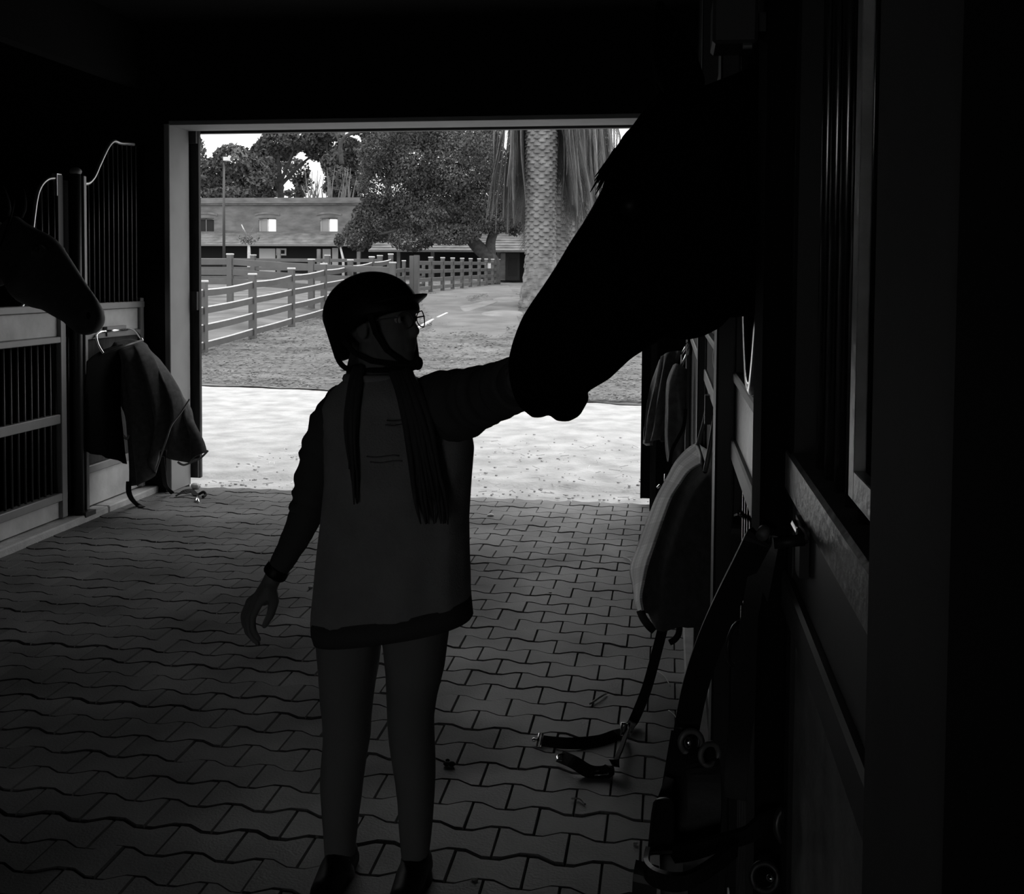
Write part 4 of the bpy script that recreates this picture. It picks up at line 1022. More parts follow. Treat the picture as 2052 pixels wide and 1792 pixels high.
sk.chain([hn + Vector((-.02, -.004, .02)), hn + Vector((-.008, -.016, .052)), hn + Vector((.012, -.026, .075)), hn + Vector((.03, -.030, .088))], [.016, .0135, .011, .0085], 10)
remeshed(sk, 'body', M_SKIN, girl, 0.0048, 3)
for s in (-1, 1):
    MB().ellipsoid(H(.0755, s*.031, .008), (.011, .013, .010), 14, 10, HM).build('eye', M_STONE, girl, smooth=True)
    MB().ellipsoid(H(.0845, s*.031, .008), (.004, .006, .006), 10, 8, HM).build('iris', M_EYE, girl, smooth=True)
# --- leggings
lg = MB(); 
rl2 = [(1215, 640, 782), (1282, 638, 762), (1340, 643, 754), (1400, 646, 746), (1440, 650, 742), (1480, 651, 740), (1520, 647, 733), (1560, 645, 727), (1600, 647, 722), (1650, 650, 716), (1690, 652, 712), (1722, 654, 708)]
ll2 = [(1205, 766, 905), (1275, 769, 897), (1340, 776, 889), (1400, 778, 874), (1440, 779, 868), (1480, 782, 869), (1520, 788, 871), (1560, 795, 871), (1600, 799, 869), (1650, 801, 866), (1690, 804, 862), (1714, 806, 859)]
dp2 = [.105, .105, .10, .088, .08, .077, .075, .075, .07, .06, .053, .05]
lg.loft([orow(y, l, r, d, sq=0.95) for (y, l, r), d in zip(rl2, dp2)]); lg.loft([orow(y, l, r, d, sq=0.95) for (y, l, r), d in zip(ll2, dp2)])
lg.loft([orow(1190, 645, 905, .115), orow(1230, 640, 903, .118), orow(1240, 655, 888, .105)])
remeshed(lg, 'leggings', M_LEGGING, girl, 0.007, 3)
for (c0, rows) in ((683, [(1716, 655, 708), (1750, 652, 708), (1775, 648, 709), (1800, 645, 710)]), (833, [(1708, 806, 858), (1745, 805, 862), (1775, 802, 866), (1800, 800, 868)])):
    bt = MB(); rws = [orow(y, l, r, .052) for y, l, r in rows]; bt.loft(rws)
    cx = P(c0, 1800).x
    bt.chain([(cx, YG + .035, .042), (cx, YG - .05, .045), (cx, YG - .15, .036)], [.038, .040, .034], 14)
    bt.box(cx - .033, cx + .033, YG - .175, YG + .068, 0.0, .03)
    remeshed(bt, 'boot', M_BOOT, girl, 0.006, 3)
# --- sweatshirt with sleeves
rng = random.Random(2)
sw = MB()
rows = [(748, 706, 806, .070, 0), (762, 690, 842, .085, 0), (785, 664, 890, .105, 0), (815, 650, 925, .118, 0), (850, 652, 940, .124, 0), (900, 655, 948, .126, 0), (960, 656, 943, .128, 0),
        (1040, 649, 938, .130, 0), (1110, 640, 939, .132, -.04), (1170, 634, 941, .134, -.09), (1204, 630, 941, .136, -.125), (1222, 630, 942, .134, -.14)]
rr_ = []
for y, l, r, d, s in rows:
    ring = orow(y, l, r, d, slope=s, n=48)
    for j, p in enumerate(ring):
        ang = 2*math.pi*j/48; amp = 0.006 * sstep(800, 1000, y)
        p.y += amp * math.sin(ang*9 + y*.004) * (1 if abs(math.sin(ang)) > .3 else .3) + 0.004*noise.noise((p.x*14, p.z*14, j*.3))
    rr_.append(ring)
sw.loft(rr_)
def sleeve(mb, path, rad, wr=0.006, f=26):
    pts = bez(path, 7); n = len(pts); rs = []
    for k in range(n):
        t = k/(n-1) * (len(rad)-1); i = min(int(t), len(rad)-2); rs.append(rad[i] + (rad[i+1]-rad[i])*(t-i) + wr*math.sin(k*1.9 + math.sin(k*.8)*1.5))
    mb.tube(pts, rs, 18)
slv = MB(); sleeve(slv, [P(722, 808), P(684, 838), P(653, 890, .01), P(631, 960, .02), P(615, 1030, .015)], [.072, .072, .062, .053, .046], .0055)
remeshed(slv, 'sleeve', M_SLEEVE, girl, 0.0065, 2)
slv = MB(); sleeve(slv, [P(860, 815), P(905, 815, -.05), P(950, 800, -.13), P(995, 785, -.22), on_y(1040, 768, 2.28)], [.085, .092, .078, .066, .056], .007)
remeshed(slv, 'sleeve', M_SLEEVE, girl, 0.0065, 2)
remeshed(sw, 'sweatshirt', M_SHIRT, girl, 0.0065, 3)
# sleeve lower part (darker rib cloth) on the hanging arm, with cuff
lo = MB(); sleeve(lo, [P(617, 1020, .015), P(600, 1062, .005), P(575, 1110, -.01), P(556, 1142, -.02)], [.046, .041, .034, .029], .0012)
remeshed(lo, 'forearm_sleeve', M_SLEEVE, girl, 0.005, 2)
cf = MB(); sleeve(cf, [P(560, 1136, -.018), P(548, 1154, -.02)], [.033, .0325], .001); remeshed(cf, 'cuff', M_BOOT, girl, 0.004, 1)
cf = MB(); sleeve(cf, [on_y(1036, 770, 2.29), on_y(1050, 762, 2.22)], [.054, .046], .001); remeshed(cf, 'cuff', M_SLEEVE, girl, 0.005, 1)
hb = MB(); hb.loft([orow(1216, 629, 942, .135, slope=-.135, n=48), orow(1240, 630, 944, .136, slope=-.145, n=48), orow(1258, 635, 946, .134, slope=-.14, n=48), orow(1257, 650, 930, .12, slope=-.15, n=48), orow(1225, 650, 925, .12, slope=-.14, n=48)])
hb.build('hem_band', M_HEM, girl, smooth=True)
cb = MB(); cb.tube([Vector(p) for p in orow(756, 700, 806, .072, n=30)] , .013, 8); cb.build('collar', M_SHIRT, girl, smooth=True)
# faint raised print lines on the chest
pr_ = MB()
for (py, xa, xb) in ((843, 775, 822), (852, 772, 822), (915, 735, 800), (926, 742, 806)):
    pts = []
    for k in range(12):
        px = xa + (xb-xa)*k/11; pts.append(P(px, py + 2*math.sin(k*.5), -.131 + .05 * abs((px-795)/150)**2.4))
    pr_.tube(pts, .0022, 5)
pr_.build('print_line', mat('faded_print', 0.24, 0.95, 0.05), girl, smooth=True)['kind'] = 'stuff'
# hair: two long locks falling over the chest, and hair behind the neck
def lock(path, r, seed, strands=16, rad=.010):
    rg2 = random.Random(seed); mb = MB()
    for i in range(strands):
        o = [Vector((rg2.uniform(-r, r), rg2.uniform(-.012, .012), 0)) for _ in path]
        ln = rg2.randint(max(3, len(path) - 2), len(path)); path_ = path[:ln]
        mb.tube(bez([p + o[0]*(.5 + .5*k/len(path)) + Vector((rg2.uniform(-.006, .006), 0, 0)) for k, p in enumerate(path_)], 4), [rad * (1 - .85*(k/(4*(ln-1)))**2) for k in range(4*(ln-1)+1)], 6)
    return mb.build('hair', M_HAIR, girl, smooth=True)
lock([P(800, 735, -.05), P(818, 780, -.105), P(838, 840, -.134), P(852, 920, -.140), P(866, 1000, -.139), P(872, 1050, -.138)], .044, 3, 40, .011)
lock([P(722, 735, -.045), P(712, 790, -.108), P(705, 860, -.135), P(708, 940, -.142), P(712, 1010, -.142)], .018, 5, 12, .010)
lock([H(-.07, 0, -.03), P(715, 745, .05), P(720, 800, .115), P(730, 870, .14)], .045, 7, 18)
# --- helmet
def HL(x, y, z): return H(x, y, z)
hs = MB(); rings = []
nseg = 40
for i in range(0, 15):
    ph_ = (math.pi/2) * (1 - i/14 * 1.0); ring = []
    for j in range(nseg):
        a = 2*math.pi*j/nseg
        x = .139*math.cos(ph_)*math.cos(a) - .034; y = .103*math.cos(ph_)*math.sin(a); z = .034 + .112*math.sin(ph_)
        ring.append((x, y, z))
    rings.append(ring)
rim = rings[-1]; low = []
for (x, y, z) in rim:
    t = (x + .173) / .278          # 0 back .. 1 front
    drop = .105 * (1 - t)**1.6 + 0.006
    low.append((x + .012*(1-t)**2 + (.010 if t < .5 else 0)*(.5-t)*2, y * (.97 - .12*(1-t)), z - drop))
inn = [(x*.93, y*.93, z + .004) for x, y, z in low]
allr = [[H(*p) for p in r] for r in rings[1:] + [low, inn] + [[(x*.9, y*.9, z) for x, y, z in rings[9]]]]
top = H(-.022, 0, .146)
hs.loft(allr, cap=False); hs.add(allr[0], [tuple(range(nseg))]); hs.add(allr[-1], [tuple(range(nseg))])
hs.build('helmet', M_HELMET, girl, smooth=True)
vs = MB(); vr = []
for k in range(15):
    a = -1.15 + 2.3*k/14; c, s_ = math.cos(a), math.sin(a)
    xi, yi = .108*c - .020, .094*s_; ext = .052 * max(0, math.cos(a*1.25)); xo, yo = xi + ext, yi * 1.04
    zi = .048; zo = zi + .012 * math.cos(a) ; vr.append([H(xi, yi, zi + .012), H(xo, yo, zo + .006), H(xo - .003, yo, zo + .001), H(xi, yi, zi - .010)])
vs.loft(vr); vs.build('visor', M_HELMET, girl, smooth=True)
for s in (-1, 1):
    MB().ribbon([H(.035, s*.094, .03), H(.036, s*.080, -.02), H(.050, s*.062, -.065), H(.078, s*.022, -.108)], .016, HM @ Vector((1, 0, .3)), .004).build('chin_strap', M_STRAP, girl)
    MB().ribbon([H(-.08, s*.074, -.02), H(-.045, s*.072, -.062), H(.0, s*.064, -.088), H(.045, s*.05, -.100), H(.078, s*.022, -.110)], .014, HM @ Vector((.3, 0, 1)), .004).build('nape_strap', M_STRAP, girl)
cc_ = P(833, 731, -.045); 
MB().ellipsoid(H(.078, 0, -.112), (.026, .030, .013), 14, 8, HM).build('chin_cup', M_STRAP, girl, smooth=True)
MB().ellipsoid(P(837, 728, -.04), (.014, .016, .018), 12, 8).build('chin_buckle', M_STRAP, girl, smooth=True)
MB().tube(bez([P(672, 700, .03), P(680, 725, .02), P(700, 741, .0), P(740, 742, -.05), P(790, 742, -.075), P(828, 738, -.055)], 4), .007, 8).build('harness_ring', M_STRAP, girl, smooth=True)
# glasses
gl = MB()
for s in (-1, 1):
    pts = [H(.103 - .012*abs(math.cos(t)) * (1 if s*math.cos(t) > 0 else 0), s*.034 + .026*math.cos(t), .004 + .021*math.sin(t)) for t in [2*math.pi*k/16 for k in range(17)]]
    gl.tube(pts, .0016, 6)
    gl.tube([H(.092, s*.060, .012), H(.03, s*.078, .012), H(-.02, s*.082, .008)], .002, 6)
gl.tube([H(.104, -.008, .008), H(.104, .008, .008)], .002, 6)
gl.build('glasses', mat('thin_wire_frame', 0.16, 0.5, 0.3), girl, smooth=True)

# ================================================================== RUGS AND HANGERS
def cloth(name, cols, m, parent, thick=0.008, sub=6, fold=0.0, freq=5, seed=0, uv=True):
    """cols: list of columns, each a list of 3-D points from top to bottom"""
    cs = [bez(c, sub) for c in cols]; rows = list(zip(*cs)); rows = [bez(list(r), sub) for r in rows]
    nr, nc = len(rows), len(rows[0]); mb = MB(); mb.uv = []
    for i, r in enumerate(rows):
        for j, p in enumerate(r):
            t = i/(nr-1); u = j/(nc-1)
            off = fold * (math.sin(u*freq*math.pi*2 + 1.5*noise.noise((u*3, t*2, seed))) + .6*noise.noise((u*7, t*4, seed + 3))) * min(1, .25 + t*1.2)
            mb.v.append(p + Vector((off*.5, off, 0))); mb.uv.append((u, t))
    for i in range(nr-1):
        for j in range(nc-1): mb.f.append((i*nc+j, i*nc+j+1, (i+1)*nc+j+1, (i+1)*nc+j))
    o = mb.build(name, m, parent, smooth=True, fixn=False)
    so = o.modifiers.new('s', 'SOLIDIFY'); so.thickness = thick; so.offset = 0
    return o
# --- left dark rug on its steel arms
lr = thing('horse_rug', on_y(300, 800, 7.1), 'dark horse rug with pale binding draped at the left side of the doorway', 'rug')
def cy(pts, ys): return [on_y(p[0], p[1], y - .35) for p, y in zip(pts, ys)]
front = [cy([(214, 700), (222, 735), (236, 800), (246, 860), (258, 975)], [6.98, 6.95, 6.94, 6.94, 6.95]),
         cy([(232, 686), (248, 715), (268, 790), (276, 870), (288, 972)], [7.02, 6.90, 6.88, 6.88, 6.9]),
         cy([(256, 680), (275, 712), (296, 790), (304, 870), (302, 950)], [7.06, 6.92, 6.88, 6.86, 6.88]),
         cy([(280, 684), (300, 720), (322, 790), (330, 850), (316, 905)], [7.1, 6.96, 6.92, 6.90, 6.92]),
         cy([(300, 699), (322, 740), (345, 800), (352, 860), (346, 915)], [7.12, 7.0, 6.94, 6.92, 6.94]),
         cy([(318, 722), (340, 760), (366, 815), (374, 870), (370, 929)], [7.14, 7.04, 6.98, 6.96, 6.96]),
         cy([(335, 755), (356, 785), (384, 822), (402, 862), (415, 906)], [7.16, 7.1, 7.04, 7.0, 6.98])]
cloth('rug_front', front, M_RUGDARK, lr, fold=0.04, freq=4, seed=2)
backc = [cy([(172, 725), (168, 780), (166, 850), (166, 905)], [6.66, 6.64, 6.62, 6.62]), cy([(205, 702), (200, 780), (205, 850), (208, 915)], [6.78, 6.74, 6.72, 6.72]),
         cy([(245, 690), (240, 780), (245, 860), (254, 930)], [6.95, 6.92, 6.9, 6.9])]
cloth('rug_back', backc, M_BLACK, lr, fold=0.012, freq=3, seed=4)  # back half in near-black: its shadow is put into the colour
MB().ribbon(bez(cy([(380, 800), (362, 828), (344, 852), (334, 880), (322, 915), (312, 945)], [6.93, 6.9, 6.87, 6.85, 6.86, 6.87]), 4), .010, Vector((1, 0, .5)), .006).build('binding', M_TRIM, lr)
MB().ribbon(bez(cy([(417, 903), (402, 918), (385, 926), (368, 932), (356, 926)], [6.96, 6.95, 6.94, 6.93, 6.93]), 4), .013, Vector((0, 0, 1)), .006).build('binding', M_TRIM, lr)
MB().ribbon(bez(cy([(246, 872), (254, 880), (258, 872)], [6.9, 6.9, 6.9]), 4), .016, Vector((1, 0, .2)), .006).build('binding', M_TRIM, lr)
MB().ribbon(bez([on_y(258, 965, 6.58), on_y(258, 985, 6.55), on_y(264, 1000, 6.60), on_z(276, 1012, .012), on_z(286, 1016, .010)], 5), .035, Vector((1, .3, 0)), .005).build('strap', M_STRAP, lr)
MB().ribbon(bez([on_y(325, 915, 6.65), on_y(330, 965, 6.85), on_y(336, 978, 7.05), on_z(346, 989, .012)], 5), .03, Vector((1, .3, 0)), .005).build('strap', M_STRAP, lr)
lh = thing('rug_hanger', on_x(230, 662, XL), 'bright bent steel rug hanger on the left grille above the dark rug', 'hanger')
a0, a1 = on_x(212, 664, XL + .02), on_x(256, 660, XL + .02)
MB().tube(bez([a0, on_y(200, 666, a0.y - .05), on_y(193, 674, a0.y - .12), on_y(197, 692, a0.y - .16), on_y(207, 709, a0.y - .18)], 4), .009, 8).build('arm', M_CHROME, lh, smooth=True)
MB().tube(bez([a1, on_y(264, 660, a1.y - .02), on_y(274, 667, a1.y - .1), on_y(285, 682, a1.y - .2)], 4), .009, 8).build('arm', M_CHROME, lh, smooth=True)
MB().tube([on_y(207, 709, a0.y - .18), on_y(285, 682, a1.y - .2)], .009, 8).build('cross_bar', M_STEEL, lh, smooth=True)
MB().box(XL - .02, XL + .02, a0.y + .02, a1.y - .02, a1.z - .035, a1.z + .03).build('back_plate', M_RAIL, lh)
MB().tube([a0, a1], .009, 8).build('back_bar', M_CHROME, lh, smooth=True)

def cy(pts, ys): return [on_y(p[0], p[1], y) for p, y in zip(pts, ys)]
# --- far right rugs on a triangular hanger
fh = thing('rug_hanger', on_y(1381, 685, 6.88), 'thin triangular wire rug hanger hooked to the far right post', 'hanger')
MB().tube([on_y(1381, 684, 6.88), on_y(1376, 690, 6.8), on_y(1366, 712, 6.5)], .007, 8).build('arm', M_CHROME, fh, smooth=True)
MB().tube([on_y(1381, 688, 6.86), on_y(1376, 710, 6.5), on_y(1366, 735, 6.3)], .008, 8).build('arm', M_CHROME, fh, smooth=True)
MB().tube([on_y(1380, 680, 6.88), on_y(1384, 700, 6.88), on_y(1382, 712, 6.88)], .012, 8).build('hook', M_BLACKSTEEL, fh, smooth=True)
MB().tube([on_y(1366, 712, 6.5), on_y(1366, 735, 6.3)], .006, 8).build('cross_bar', M_STEEL, fh, smooth=True)
M_RUGMID = mat('mid_rug_cloth', 0.16, 0.9, 0.15, var=0.3, vscale=20, bump=0.3, bscale=120)
r1 = thing('horse_rug', on_y(1330, 800, 6.5), 'crumpled dark rug hanging furthest back at the right of the doorway', 'rug')
cloth('rug_cloth', [cy([(1322, 722), (1308, 760), (1296, 810), (1289, 850), (1290, 884)], [6.75]*5), cy([(1328, 713), (1322, 755), (1314, 800), (1304, 850), (1300, 888)], [6.66, 6.6, 6.58, 6.6, 6.62]),
                    cy([(1345, 705), (1336, 750), (1330, 800), (1322, 850), (1313, 882)], [6.62, 6.55, 6.5, 6.52, 6.55]), cy([(1366, 703), (1352, 745), (1348, 800), (1340, 850), (1334, 885)], [6.6, 6.6, 6.6, 6.6, 6.6])],
      M_RUGMID, r1, fold=0.030, freq=3, seed=9)
MB().ribbon(cy([(1291, 885), (1298, 890), (1305, 889)], [6.7, 6.66, 6.62]), .022, Vector((0, 0, 1)), .02).build('binding', M_TRIM, r1)
r2 = thing('horse_rug', on_y(1350, 830, 6.2), 'dark rug with straight folded edge hanging just in front of the crumpled one', 'rug')
cloth('rug_cloth', [cy([(1350, 732), (1336, 770), (1334, 830), (1334, 890), (1338, 925)], [6.42]*5), cy([(1356, 729), (1343, 770), (1341, 830), (1341, 890), (1346, 930)], [6.3, 6.26, 6.25, 6.25, 6.26]),
                    cy([(1366, 733), (1356, 780), (1356, 840), (1356, 900), (1358, 925)], [6.26, 6.2, 6.2, 6.2, 6.2]), cy([(1376, 740), (1374, 790), (1374, 840), (1372, 880), (1370, 905)], [6.26, 6.22, 6.2, 6.2, 6.2])],
      M_RUGMID, r2, fold=0.014, freq=2, seed=12)
MB().ribbon(bez(cy([(1374, 820), (1370, 855), (1358, 880), (1346, 905), (1340, 950), (1334, 985), (1318, 1000)], [6.15]*7), 4), .02, Vector((1, 0, .2)), .004).build('strap', M_STRAP, r2)
MB().tube(cy([(1333, 950), (1332, 975)], [6.1, 6.1]), .006, 6).build('snap_hook', M_CHROME, r2, smooth=True)
MB().tube(cy([(1317, 978), (1323, 972)], [6.1, 6.1]), .008, 6).build('snap_hook', M_CHROME, r2, smooth=True)

# --- plaid rug on its hanger
ph3 = thing('rug_hanger', on_y(1425, 815, 3.66), 'dark steel rug hanger holding up the plaid rug', 'hanger')
MB().tube(bez([on_y(1433, 812, 3.62), on_y(1426, 809, 3.64), on_y(1418, 816, 3.68), on_y(1410, 850, 3.75), on_y(1398, 893, 3.86)], 4), .008, 8).build('arm', M_RAIL, ph3, smooth=True)
MB().tube(bez([on_y(1432, 835, 3.60), on_y(1430, 850, 3.58), on_y(1424, 890, 3.55), on_y(1413, 945, 3.55)], 4), .008, 8).build('arm', M_RAIL, ph3, smooth=True)
MB().tube([on_y(1398, 893, 3.86), on_y(1413, 945, 3.55)], .008, 8).build('cross_bar', M_BLACKSTEEL, ph3, smooth=True)
MB().ellipsoid(on_y(1432, 840, 3.62), (.02, .02, .035), 10, 8).build('pivot', M_RAIL, ph3, smooth=True)
MB().ellipsoid(on_y(1436, 716, 3.20), (.012, .02, .045), 10, 8).build('upper_pivot', M_RAIL, ph3, smooth=True)
MB().box(.128, .16, 3.62, 3.66, 1.10, 1.20).build('back_plate', M_BLACKSTEEL, ph3)
pr3 = thing('horse_rug', on_y(1340, 1080, 3.8), 'thick plaid checked horse rug hanging folded on the right wall', 'rug')
E = [(1400, 889), (1379, 902), (1356, 927), (1338, 960), (1317, 999), (1297, 1050), (1279, 1099), (1265, 1140), (1271, 1175), (1276, 1208), (1284, 1228)]
R_ = [(1424, 905), (1420, 926), (1386, 946), (1367, 971), (1349, 999), (1333, 1041), (1317, 1087), (1302, 1130), (1294, 1164), (1288, 1196), (1292, 1222)]
D1 = [(1427, 906), (1428, 935), (1410, 960), (1395, 985), (1380, 1020), (1368, 1060), (1356, 1105), (1346, 1150), (1340, 1190), (1334, 1225), (1322, 1262)]
D2 = [(1429, 907), (1430, 940), (1428, 970), (1424, 1000), (1416, 1040), (1408, 1080), (1400, 1120), (1394, 1160), (1388, 1200), (1380, 1232), (1362, 1258)]
D3 = [(1431, 908), (1432, 945), (1433, 980), (1433, 1010), (1433, 1050), (1432, 1090), (1431, 1130), (1430, 1170), (1430, 1205), (1428, 1235), (1418, 1255)]
mid = [((a[0]*.55 + b[0]*.45) - 2, (a[1]*.55 + b[1]*.45)) for a, b in zip(E, R_)]
cloth('rug_face', [cy(E, [4.40]*11), cy(mid, [4.12]*11), cy(R_, [3.82]*11)], M_PLAID, pr3, thick=.016, sub=4, fold=0.004, freq=2, seed=3)
cloth('rug_shade_side', [cy(R_, [3.82]*11), cy(D1, [3.72]*11), cy(D2, [3.66]*11), cy(D3, [3.64]*11)], M_RUGDARK, pr3, thick=.012, sub=4, fold=0.01, freq=2, seed=5)  # shadow side of the plaid rug, its shade put in as dark cloth
bk = [cy(E, [4.42]*11), cy([(p[0] + 45, p[1] + 6) for p in E], [4.40]*11), cy(D3, [4.0]*11)]
cloth('rug_back', bk, M_RUGDARK, pr3, thick=.01, sub=3, fold=0.006, freq=2, seed=6)
MB().ribbon(bez(cy([(1283, 1224), (1290, 1240), (1302, 1256), (1312, 1264)], [3.9, 3.85, 3.8, 3.78]), 4), .03, Vector((1, 0, .3)), .004).build('edge_strap', M_STRAP, pr3)
MB().tube(bez(cy([(1362, 1250), (1360, 1270), (1352, 1282), (1342, 1288)], [3.68]*4), 4), .011, 8).build('toggle', M_STRAP, pr3, smooth=True)
# surcingle straps trailing down to the pavers
s_end = on_z(1262, 1455, .02)
MB().ribbon(bez([on_y(1334, 1235, 3.72), on_y(1318, 1300, 3.72), on_y(1296, 1380, 3.72), on_y(1272, 1440, 3.72), s_end, on_z(1256, 1466, .015)], 5), .036, Vector((1, -.25, 0)), .004).build('surcingle_strap', M_STRAP, pr3)
S1 = [on_z(1256, 1462, .035), on_z(1240, 1472, .012), on_z(1205, 1485, .008), on_z(1150, 1490, .012), on_z(1110, 1488, .010), on_z(1085, 1485, .010)]
MB().ribbon(bez(S1, 5), .045, Vector((.1, 1, .5)), .004).build('surcingle_strap', M_STRAP, pr3)
S2 = [on_z(1256, 1466, .03), on_z(1248, 1490, .055), on_z(1236, 1520, .045), on_z(1222, 1542, .02), on_z(1206, 1549, .012), on_z(1180, 1546, .014), on_z(1150, 1528, .03), on_z(1122, 1516, .02)]
MB().ribbon(bez(S2, 5), .042, Vector((.5, .6, .6)), .004).build('surcingle_strap', M_STRAP, pr3)
def buckle(c, ux, uy, w, h, parent, r=.004):
    c = Vector(c); ux = Vector(ux).normalized() * w/2; uy = Vector(uy).normalized() * h/2
    pts = [c + ux + uy, c + ux - uy, c - ux - uy, c - ux + uy, c + ux + uy, c + ux - uy]
    MB().tube(pts, r, 8).build('buckle', M_CHROME, parent, smooth=True)
buckle(on_z(1253, 1462, .03), (1, .15, 0), (0.05, 1, 1.0), .026, .042, pr3, .005)
buckle(on_z(1082, 1484, .014), (1, 0, 0), (.1, 1, .7), .012, .05, pr3, .004)
MB().tube([on_z(1080, 1484, .014), on_z(1070, 1483, .014)], .0035, 6).build('hook_pin', M_CHROME, pr3); MB().ellipsoid(on_z(1070, 1483, .014), (.008, .008, .007), 10, 8).build('hook_knob', M_CHROME, pr3, smooth=True)
buckle(on_z(1205, 1549, .014), (1, .35, 0), (0, 1, .2), .045, .02, pr3, .0025)
MB().tube(bez([on_z(1133, 1510, .03), on_z(1118, 1514, .03), on_z(1118, 1522, .03), on_z(1126, 1524, .03)], 3), .003, 6).build('hook_pin', M_CHROME, pr3)

# --- loose strap by the left jamb
ls = thing('loose_strap', on_z(380, 992), 'black strap with bright snap lying on the pavers at the left door jamb', 'strap')
MB().ribbon(bez([on_z(352, 994, .01), on_z(366, 987, .03), on_z(384, 984, .03), on_z(392, 991, .012), on_z(402, 990, .02)], 5), .035, Vector((.2, 1, .3)), .006).build('webbing', M_STRAP, ls)
MB().tube(bez([on_z(400, 990, .02), on_z(408, 986, .04), on_z(412, 992, .02), on_z(406, 996, .012)], 4), .010, 8).build('loop', M_STRAP, ls, smooth=True)
for q in ((392, 1004), (398, 1006)): MB().tube([on_z(396, 994, .012), on_z(*q, .012)], .006, 6).build('snap', M_CHROME, ls, smooth=True)
st_ = thing('stone', on_z(392, 972), 'small bright stone at the foot of the left door jamb', 'stone')
c = on_z(392, 974, .02); MB().ellipsoid(c, (.04, .03, .025), 8, 6).build('stone', M_STONE, st_)

# ================================================================== HALTER ON THE NEAR RIGHT POST
hl = thing('halter', on_y(1480, 1400, 1.5), 'dark leather head collar with rings hanging from the black right post', 'halter')
def yy(pts): return [on_y(p[0], p[1], p[2]) for p in pts]
MB().tube([on_y(1540, 1066, 1.40), on_y(1532, 1064, 1.32), on_y(1526, 1074, 1.31)], .008, 8).build('hook', M_RAIL, hl, smooth=True)
MB().ribbon(bez(yy([(1538, 1068, 1.335), (1522, 1078, 1.33), (1500, 1120, 1.34), (1465, 1190, 1.36), (1425, 1280, 1.38), (1395, 1370, 1.40), (1378, 1450, 1.42), (1372, 1500, 1.42)]), 5), .034, Vector((1, -.2, .5)), .005).build('crown_strap', M_LEATHER, hl)
MB().ribbon(bez(yy([(1540, 1070, 1.345), (1530, 1120, 1.345), (1515, 1200, 1.35), (1500, 1300, 1.36), (1492, 1400, 1.37), (1480, 1500, 1.38), (1472, 1600, 1.38)]), 5), .030, Vector((1, -.2, .1)), .005).build('crown_strap', M_LEATHER, hl)
def ring(c, r, nrm, parent, m=M_STEEL, t=.004, name='ring'):
    c = Vector(c); nrm = Vector(nrm).normalized(); u = nrm.orthogonal().normalized(); w = nrm.cross(u)
    MB().tube([c + (u*math.cos(2*math.pi*k/20) + w*math.sin(2*math.pi*k/20))*r for k in range(21)], t, 8).build(name, m, parent, smooth=True)
ring(on_y(1385, 1488, 1.40), .015, (.3, -1, .1), hl, M_RAIL)
ring(on_y(1422, 1512, 1.38), .014, (.6, -1, .1), hl, M_RAIL)
MB().ellipsoid(on_y(1380, 1490, 1.385), (.006, .005, .008), 8, 6).build('stud', M_CHROME, hl, smooth=True)
MB().ribbon(bez(yy([(1372, 1470, 1.42), (1362, 1530, 1.40), (1352, 1600, 1.38), (1350, 1680, 1.36), (1352, 1792, 1.34), (1356, 1900, 1.34)]), 5), .036, Vector((1, -.2, .1)), .006).build('cheek_strap', M_LEATHER, hl)
MB().ribbon(bez(yy([(1400, 1500, 1.40), (1410, 1540, 1.38), (1412, 1620, 1.36), (1405, 1720, 1.34), (1400, 1800, 1.34)]), 5), .044, Vector((1, -.2, .1)), .006).build('cheek_strap', M_LEATHER, hl)
MB().ribbon(bez(yy([(1342, 1560, 1.38), (1326, 1605, 1.36), (1316, 1620, 1.35)]), 4), .012, Vector((1, 0, .4)), .004).build('buckle_tongue', M_RAIL, hl)
nb = MB(); nb.loft([[on_y(x, y, 1.34 + d) for (x, d) in ((xl, 0), (xr, -.02), (xr, .012), (xl, .03))] for (y, xl, xr) in ((1598, 1318, 1340), (1608, 1309, 1350), (1630, 1305, 1352), (1700, 1298, 1350), (1714, 1296, 1348))])
nb.build('nose_pad', M_LEATHER, hl, bevel=.003)
MB().tube(bez(yy([(1300, 1712, 1.33), (1330, 1708, 1.31), (1345, 1708, 1.30)]), 3), .002, 6).build('pad_piping', M_RAIL, hl)
MB().ribbon(bez(yy([(1298, 1715, 1.33), (1295, 1740, 1.30), (1312, 1758, 1.27), (1350, 1768, 1.25), (1385, 1762, 1.25), (1430, 1735, 1.27), (1475, 1700, 1.30)]), 5), .024, Vector((0, -.3, 1)), .006).build('nose_strap', M_LEATHER, hl)
MB().ribbon(bez(yy([(1345, 1712, 1.32), (1390, 1705, 1.31), (1440, 1690, 1.31), (1500, 1672, 1.32), (1530, 1648, 1.32), (1560, 1640, 1.33), (1590, 1650, 1.335)]), 5), .024, Vector((0, -.3, 1)), .006).build('nose_strap', M_LEATHER, hl)
ring(on_y(1597, 1655, 1.32), .026, (.2, -1, .2), hl, M_STEEL, .005)
MB().ribbon(bez(yy([(1298, 1730, 1.31), (1292, 1770, 1.30), (1290, 1850, 1.30)]), 4), .030, Vector((1, -.2, 0)), .006).build('throat_strap', M_LEATHER, hl)
ring(on_y(1532, 1758, 1.31), .016, (.1, -1, .3), hl, M_STEEL, .004)
MB().ellipsoid(on_y(1545, 1760, 1.30), (.006, .005, .005), 8, 6).build('stud', M_CHROME, hl, smooth=True)
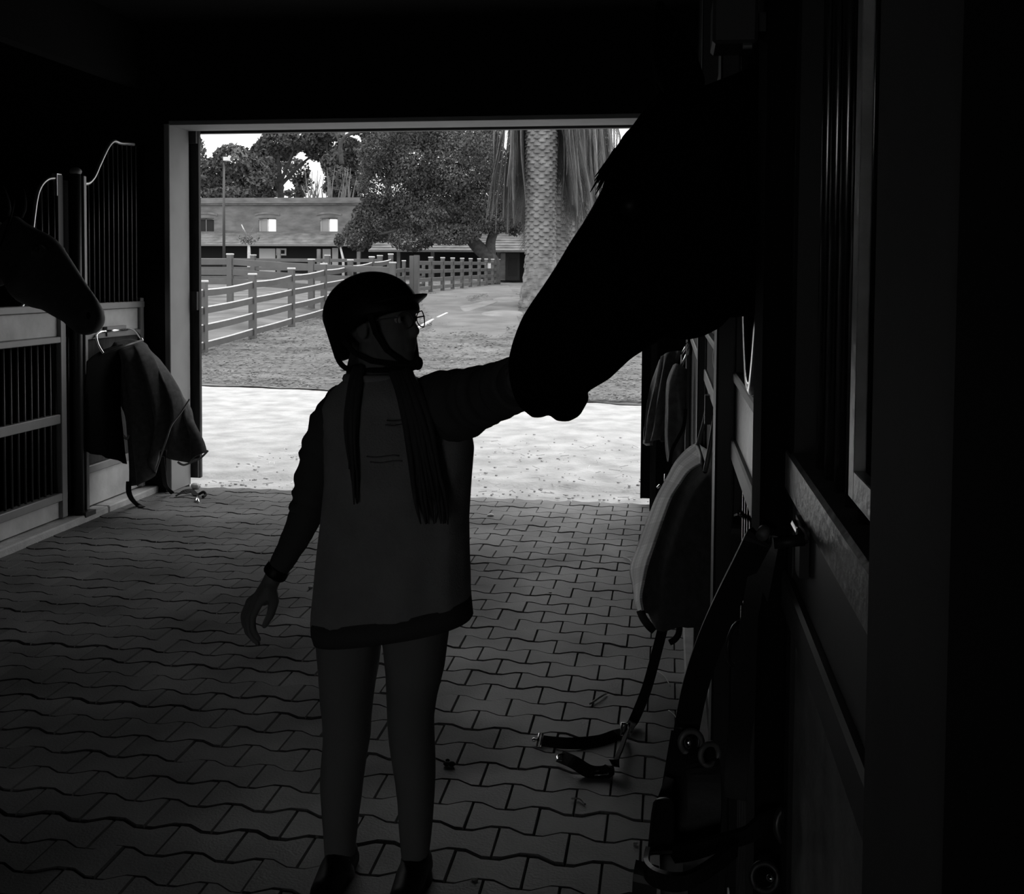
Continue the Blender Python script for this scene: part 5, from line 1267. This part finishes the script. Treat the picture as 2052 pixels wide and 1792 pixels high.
# second, smaller head collar further along on the slim post
h3 = thing('bridle', on_y(1490, 1100, 2.3), 'black looped bridle hanging under the pale panel of the second right door', 'bridle')
MB().ribbon(bez(yy([(1481, 1035, 2.38), (1476, 1060, 2.36), (1474, 1120, 2.36), (1478, 1200, 2.36), (1484, 1260, 2.36)]), 5), .022, Vector((1, -.3, 0)), .005).build('strap', M_LEATHER, h3)
MB().ribbon(bez(yy([(1481, 1035, 2.38), (1494, 1034, 2.34), (1504, 1060, 2.32), (1505, 1120, 2.30), (1500, 1200, 2.30), (1490, 1262, 2.32)]), 5), .024, Vector((1, -.3, 0)), .005).build('strap', M_LEATHER, h3)
MB().tube([on_x(1483, 1028, .146), on_y(1482, 1030, 2.36)], .006, 8).build('hook', M_CHROME, h3, smooth=True)
MB().tube(yy([(1490, 1303, 2.25), (1512, 1278, 2.2)]), .006, 8).build('bit_bar', M_RAIL, h3, smooth=True)
MB().tube(yy([(1504, 1300, 2.22), (1522, 1286, 2.18)]), .006, 8).build('bit_bar', M_RAIL, h3, smooth=True)
ring(on_y(1478, 1290, 2.25), .045, (1, -.6, 0), h3, M_STEEL, .005)
ring(on_y(1525, 1285, 2.18), .040, (1, -.8, 0), h3, M_STEEL, .005)

# ================================================================== LITTER ON THE PAVERS
def straw(label, a, b, r=.0022, c=None, grp=None, m=M_STRAW):
    pa, pb = on_z(*a, .006), on_z(*b, .006); md = pa.lerp(pb, .5) + Vector((.006, .01, .002))
    o = MB().tube(bez([pa, md, pb], 4), r, 6).build('straw', m, None, smooth=True); tag(o, label, 'straw', 'straws on the pavers'); return o
straw('thin curved straw on the pavers right of the hanging strap, near the wall', (1316, 1345), (1343, 1375))
straw('short curved straw on the pavers closest to the halter', (1340, 1424), (1360, 1454))
straw('thick grey stalk on the pavers left of the hanging strap', (1182, 1411), (1215, 1390), .004, m=M_CLOD)
straw('pale straw on the pavers at the bottom edge of the plaid rug', (1250, 1117), (1267, 1128), .0035)
straw('short stalk on the pavers below the trailing strap', (1145, 1600), (1172, 1612), .003, m=M_CLOD)
def pebble(label, px, py, s, m, name='stone', cat='stone'):
    c = on_z(px, py, s*.5); mb = MB().ellipsoid(c, (s*1.4, s, s*.7), 8, 6)
    mb.v = [tuple(Vector(v) + Vector((1, 1, .6)) * .25*s*noise.noise(Vector(v)*60)) for v in mb.v]
    o = mb.build(name, m, None, smooth=True); tag(o, label, cat); return o
pebble('pale flat stone on the pavers at the very bottom between boots and strap', 951, 1762, .007, M_STONE)
pebble('tiny white chip on the pavers right of the sweatshirt hem', 1103, 1188, .006, M_STONE)
pebble('white chip on the pavers between the hanging arm and the sweatshirt', 623, 1177, .010, M_STONE)
pebble('pale crumb on the pavers near the right boot, below the strap', 1273, 1690, .005, M_STONE)
pebble('white scrap on the threshold pavers beside the raised arm side of the doorway', 983, 1033, .016, M_STONE)
dg_ = thing('droppings', on_z(902, 1529), 'small dark droppings on the pavers just right of the legs', 'droppings')
for q in ((895, 1531, .009), (905, 1531, .010), (897, 1524, .006)):
    MB().ellipsoid(on_z(q[0], q[1], q[2]*.7), (q[2]*1.3, q[2], q[2]*.8), 8, 6).build('lump', M_DUNG, dg_, smooth=True)
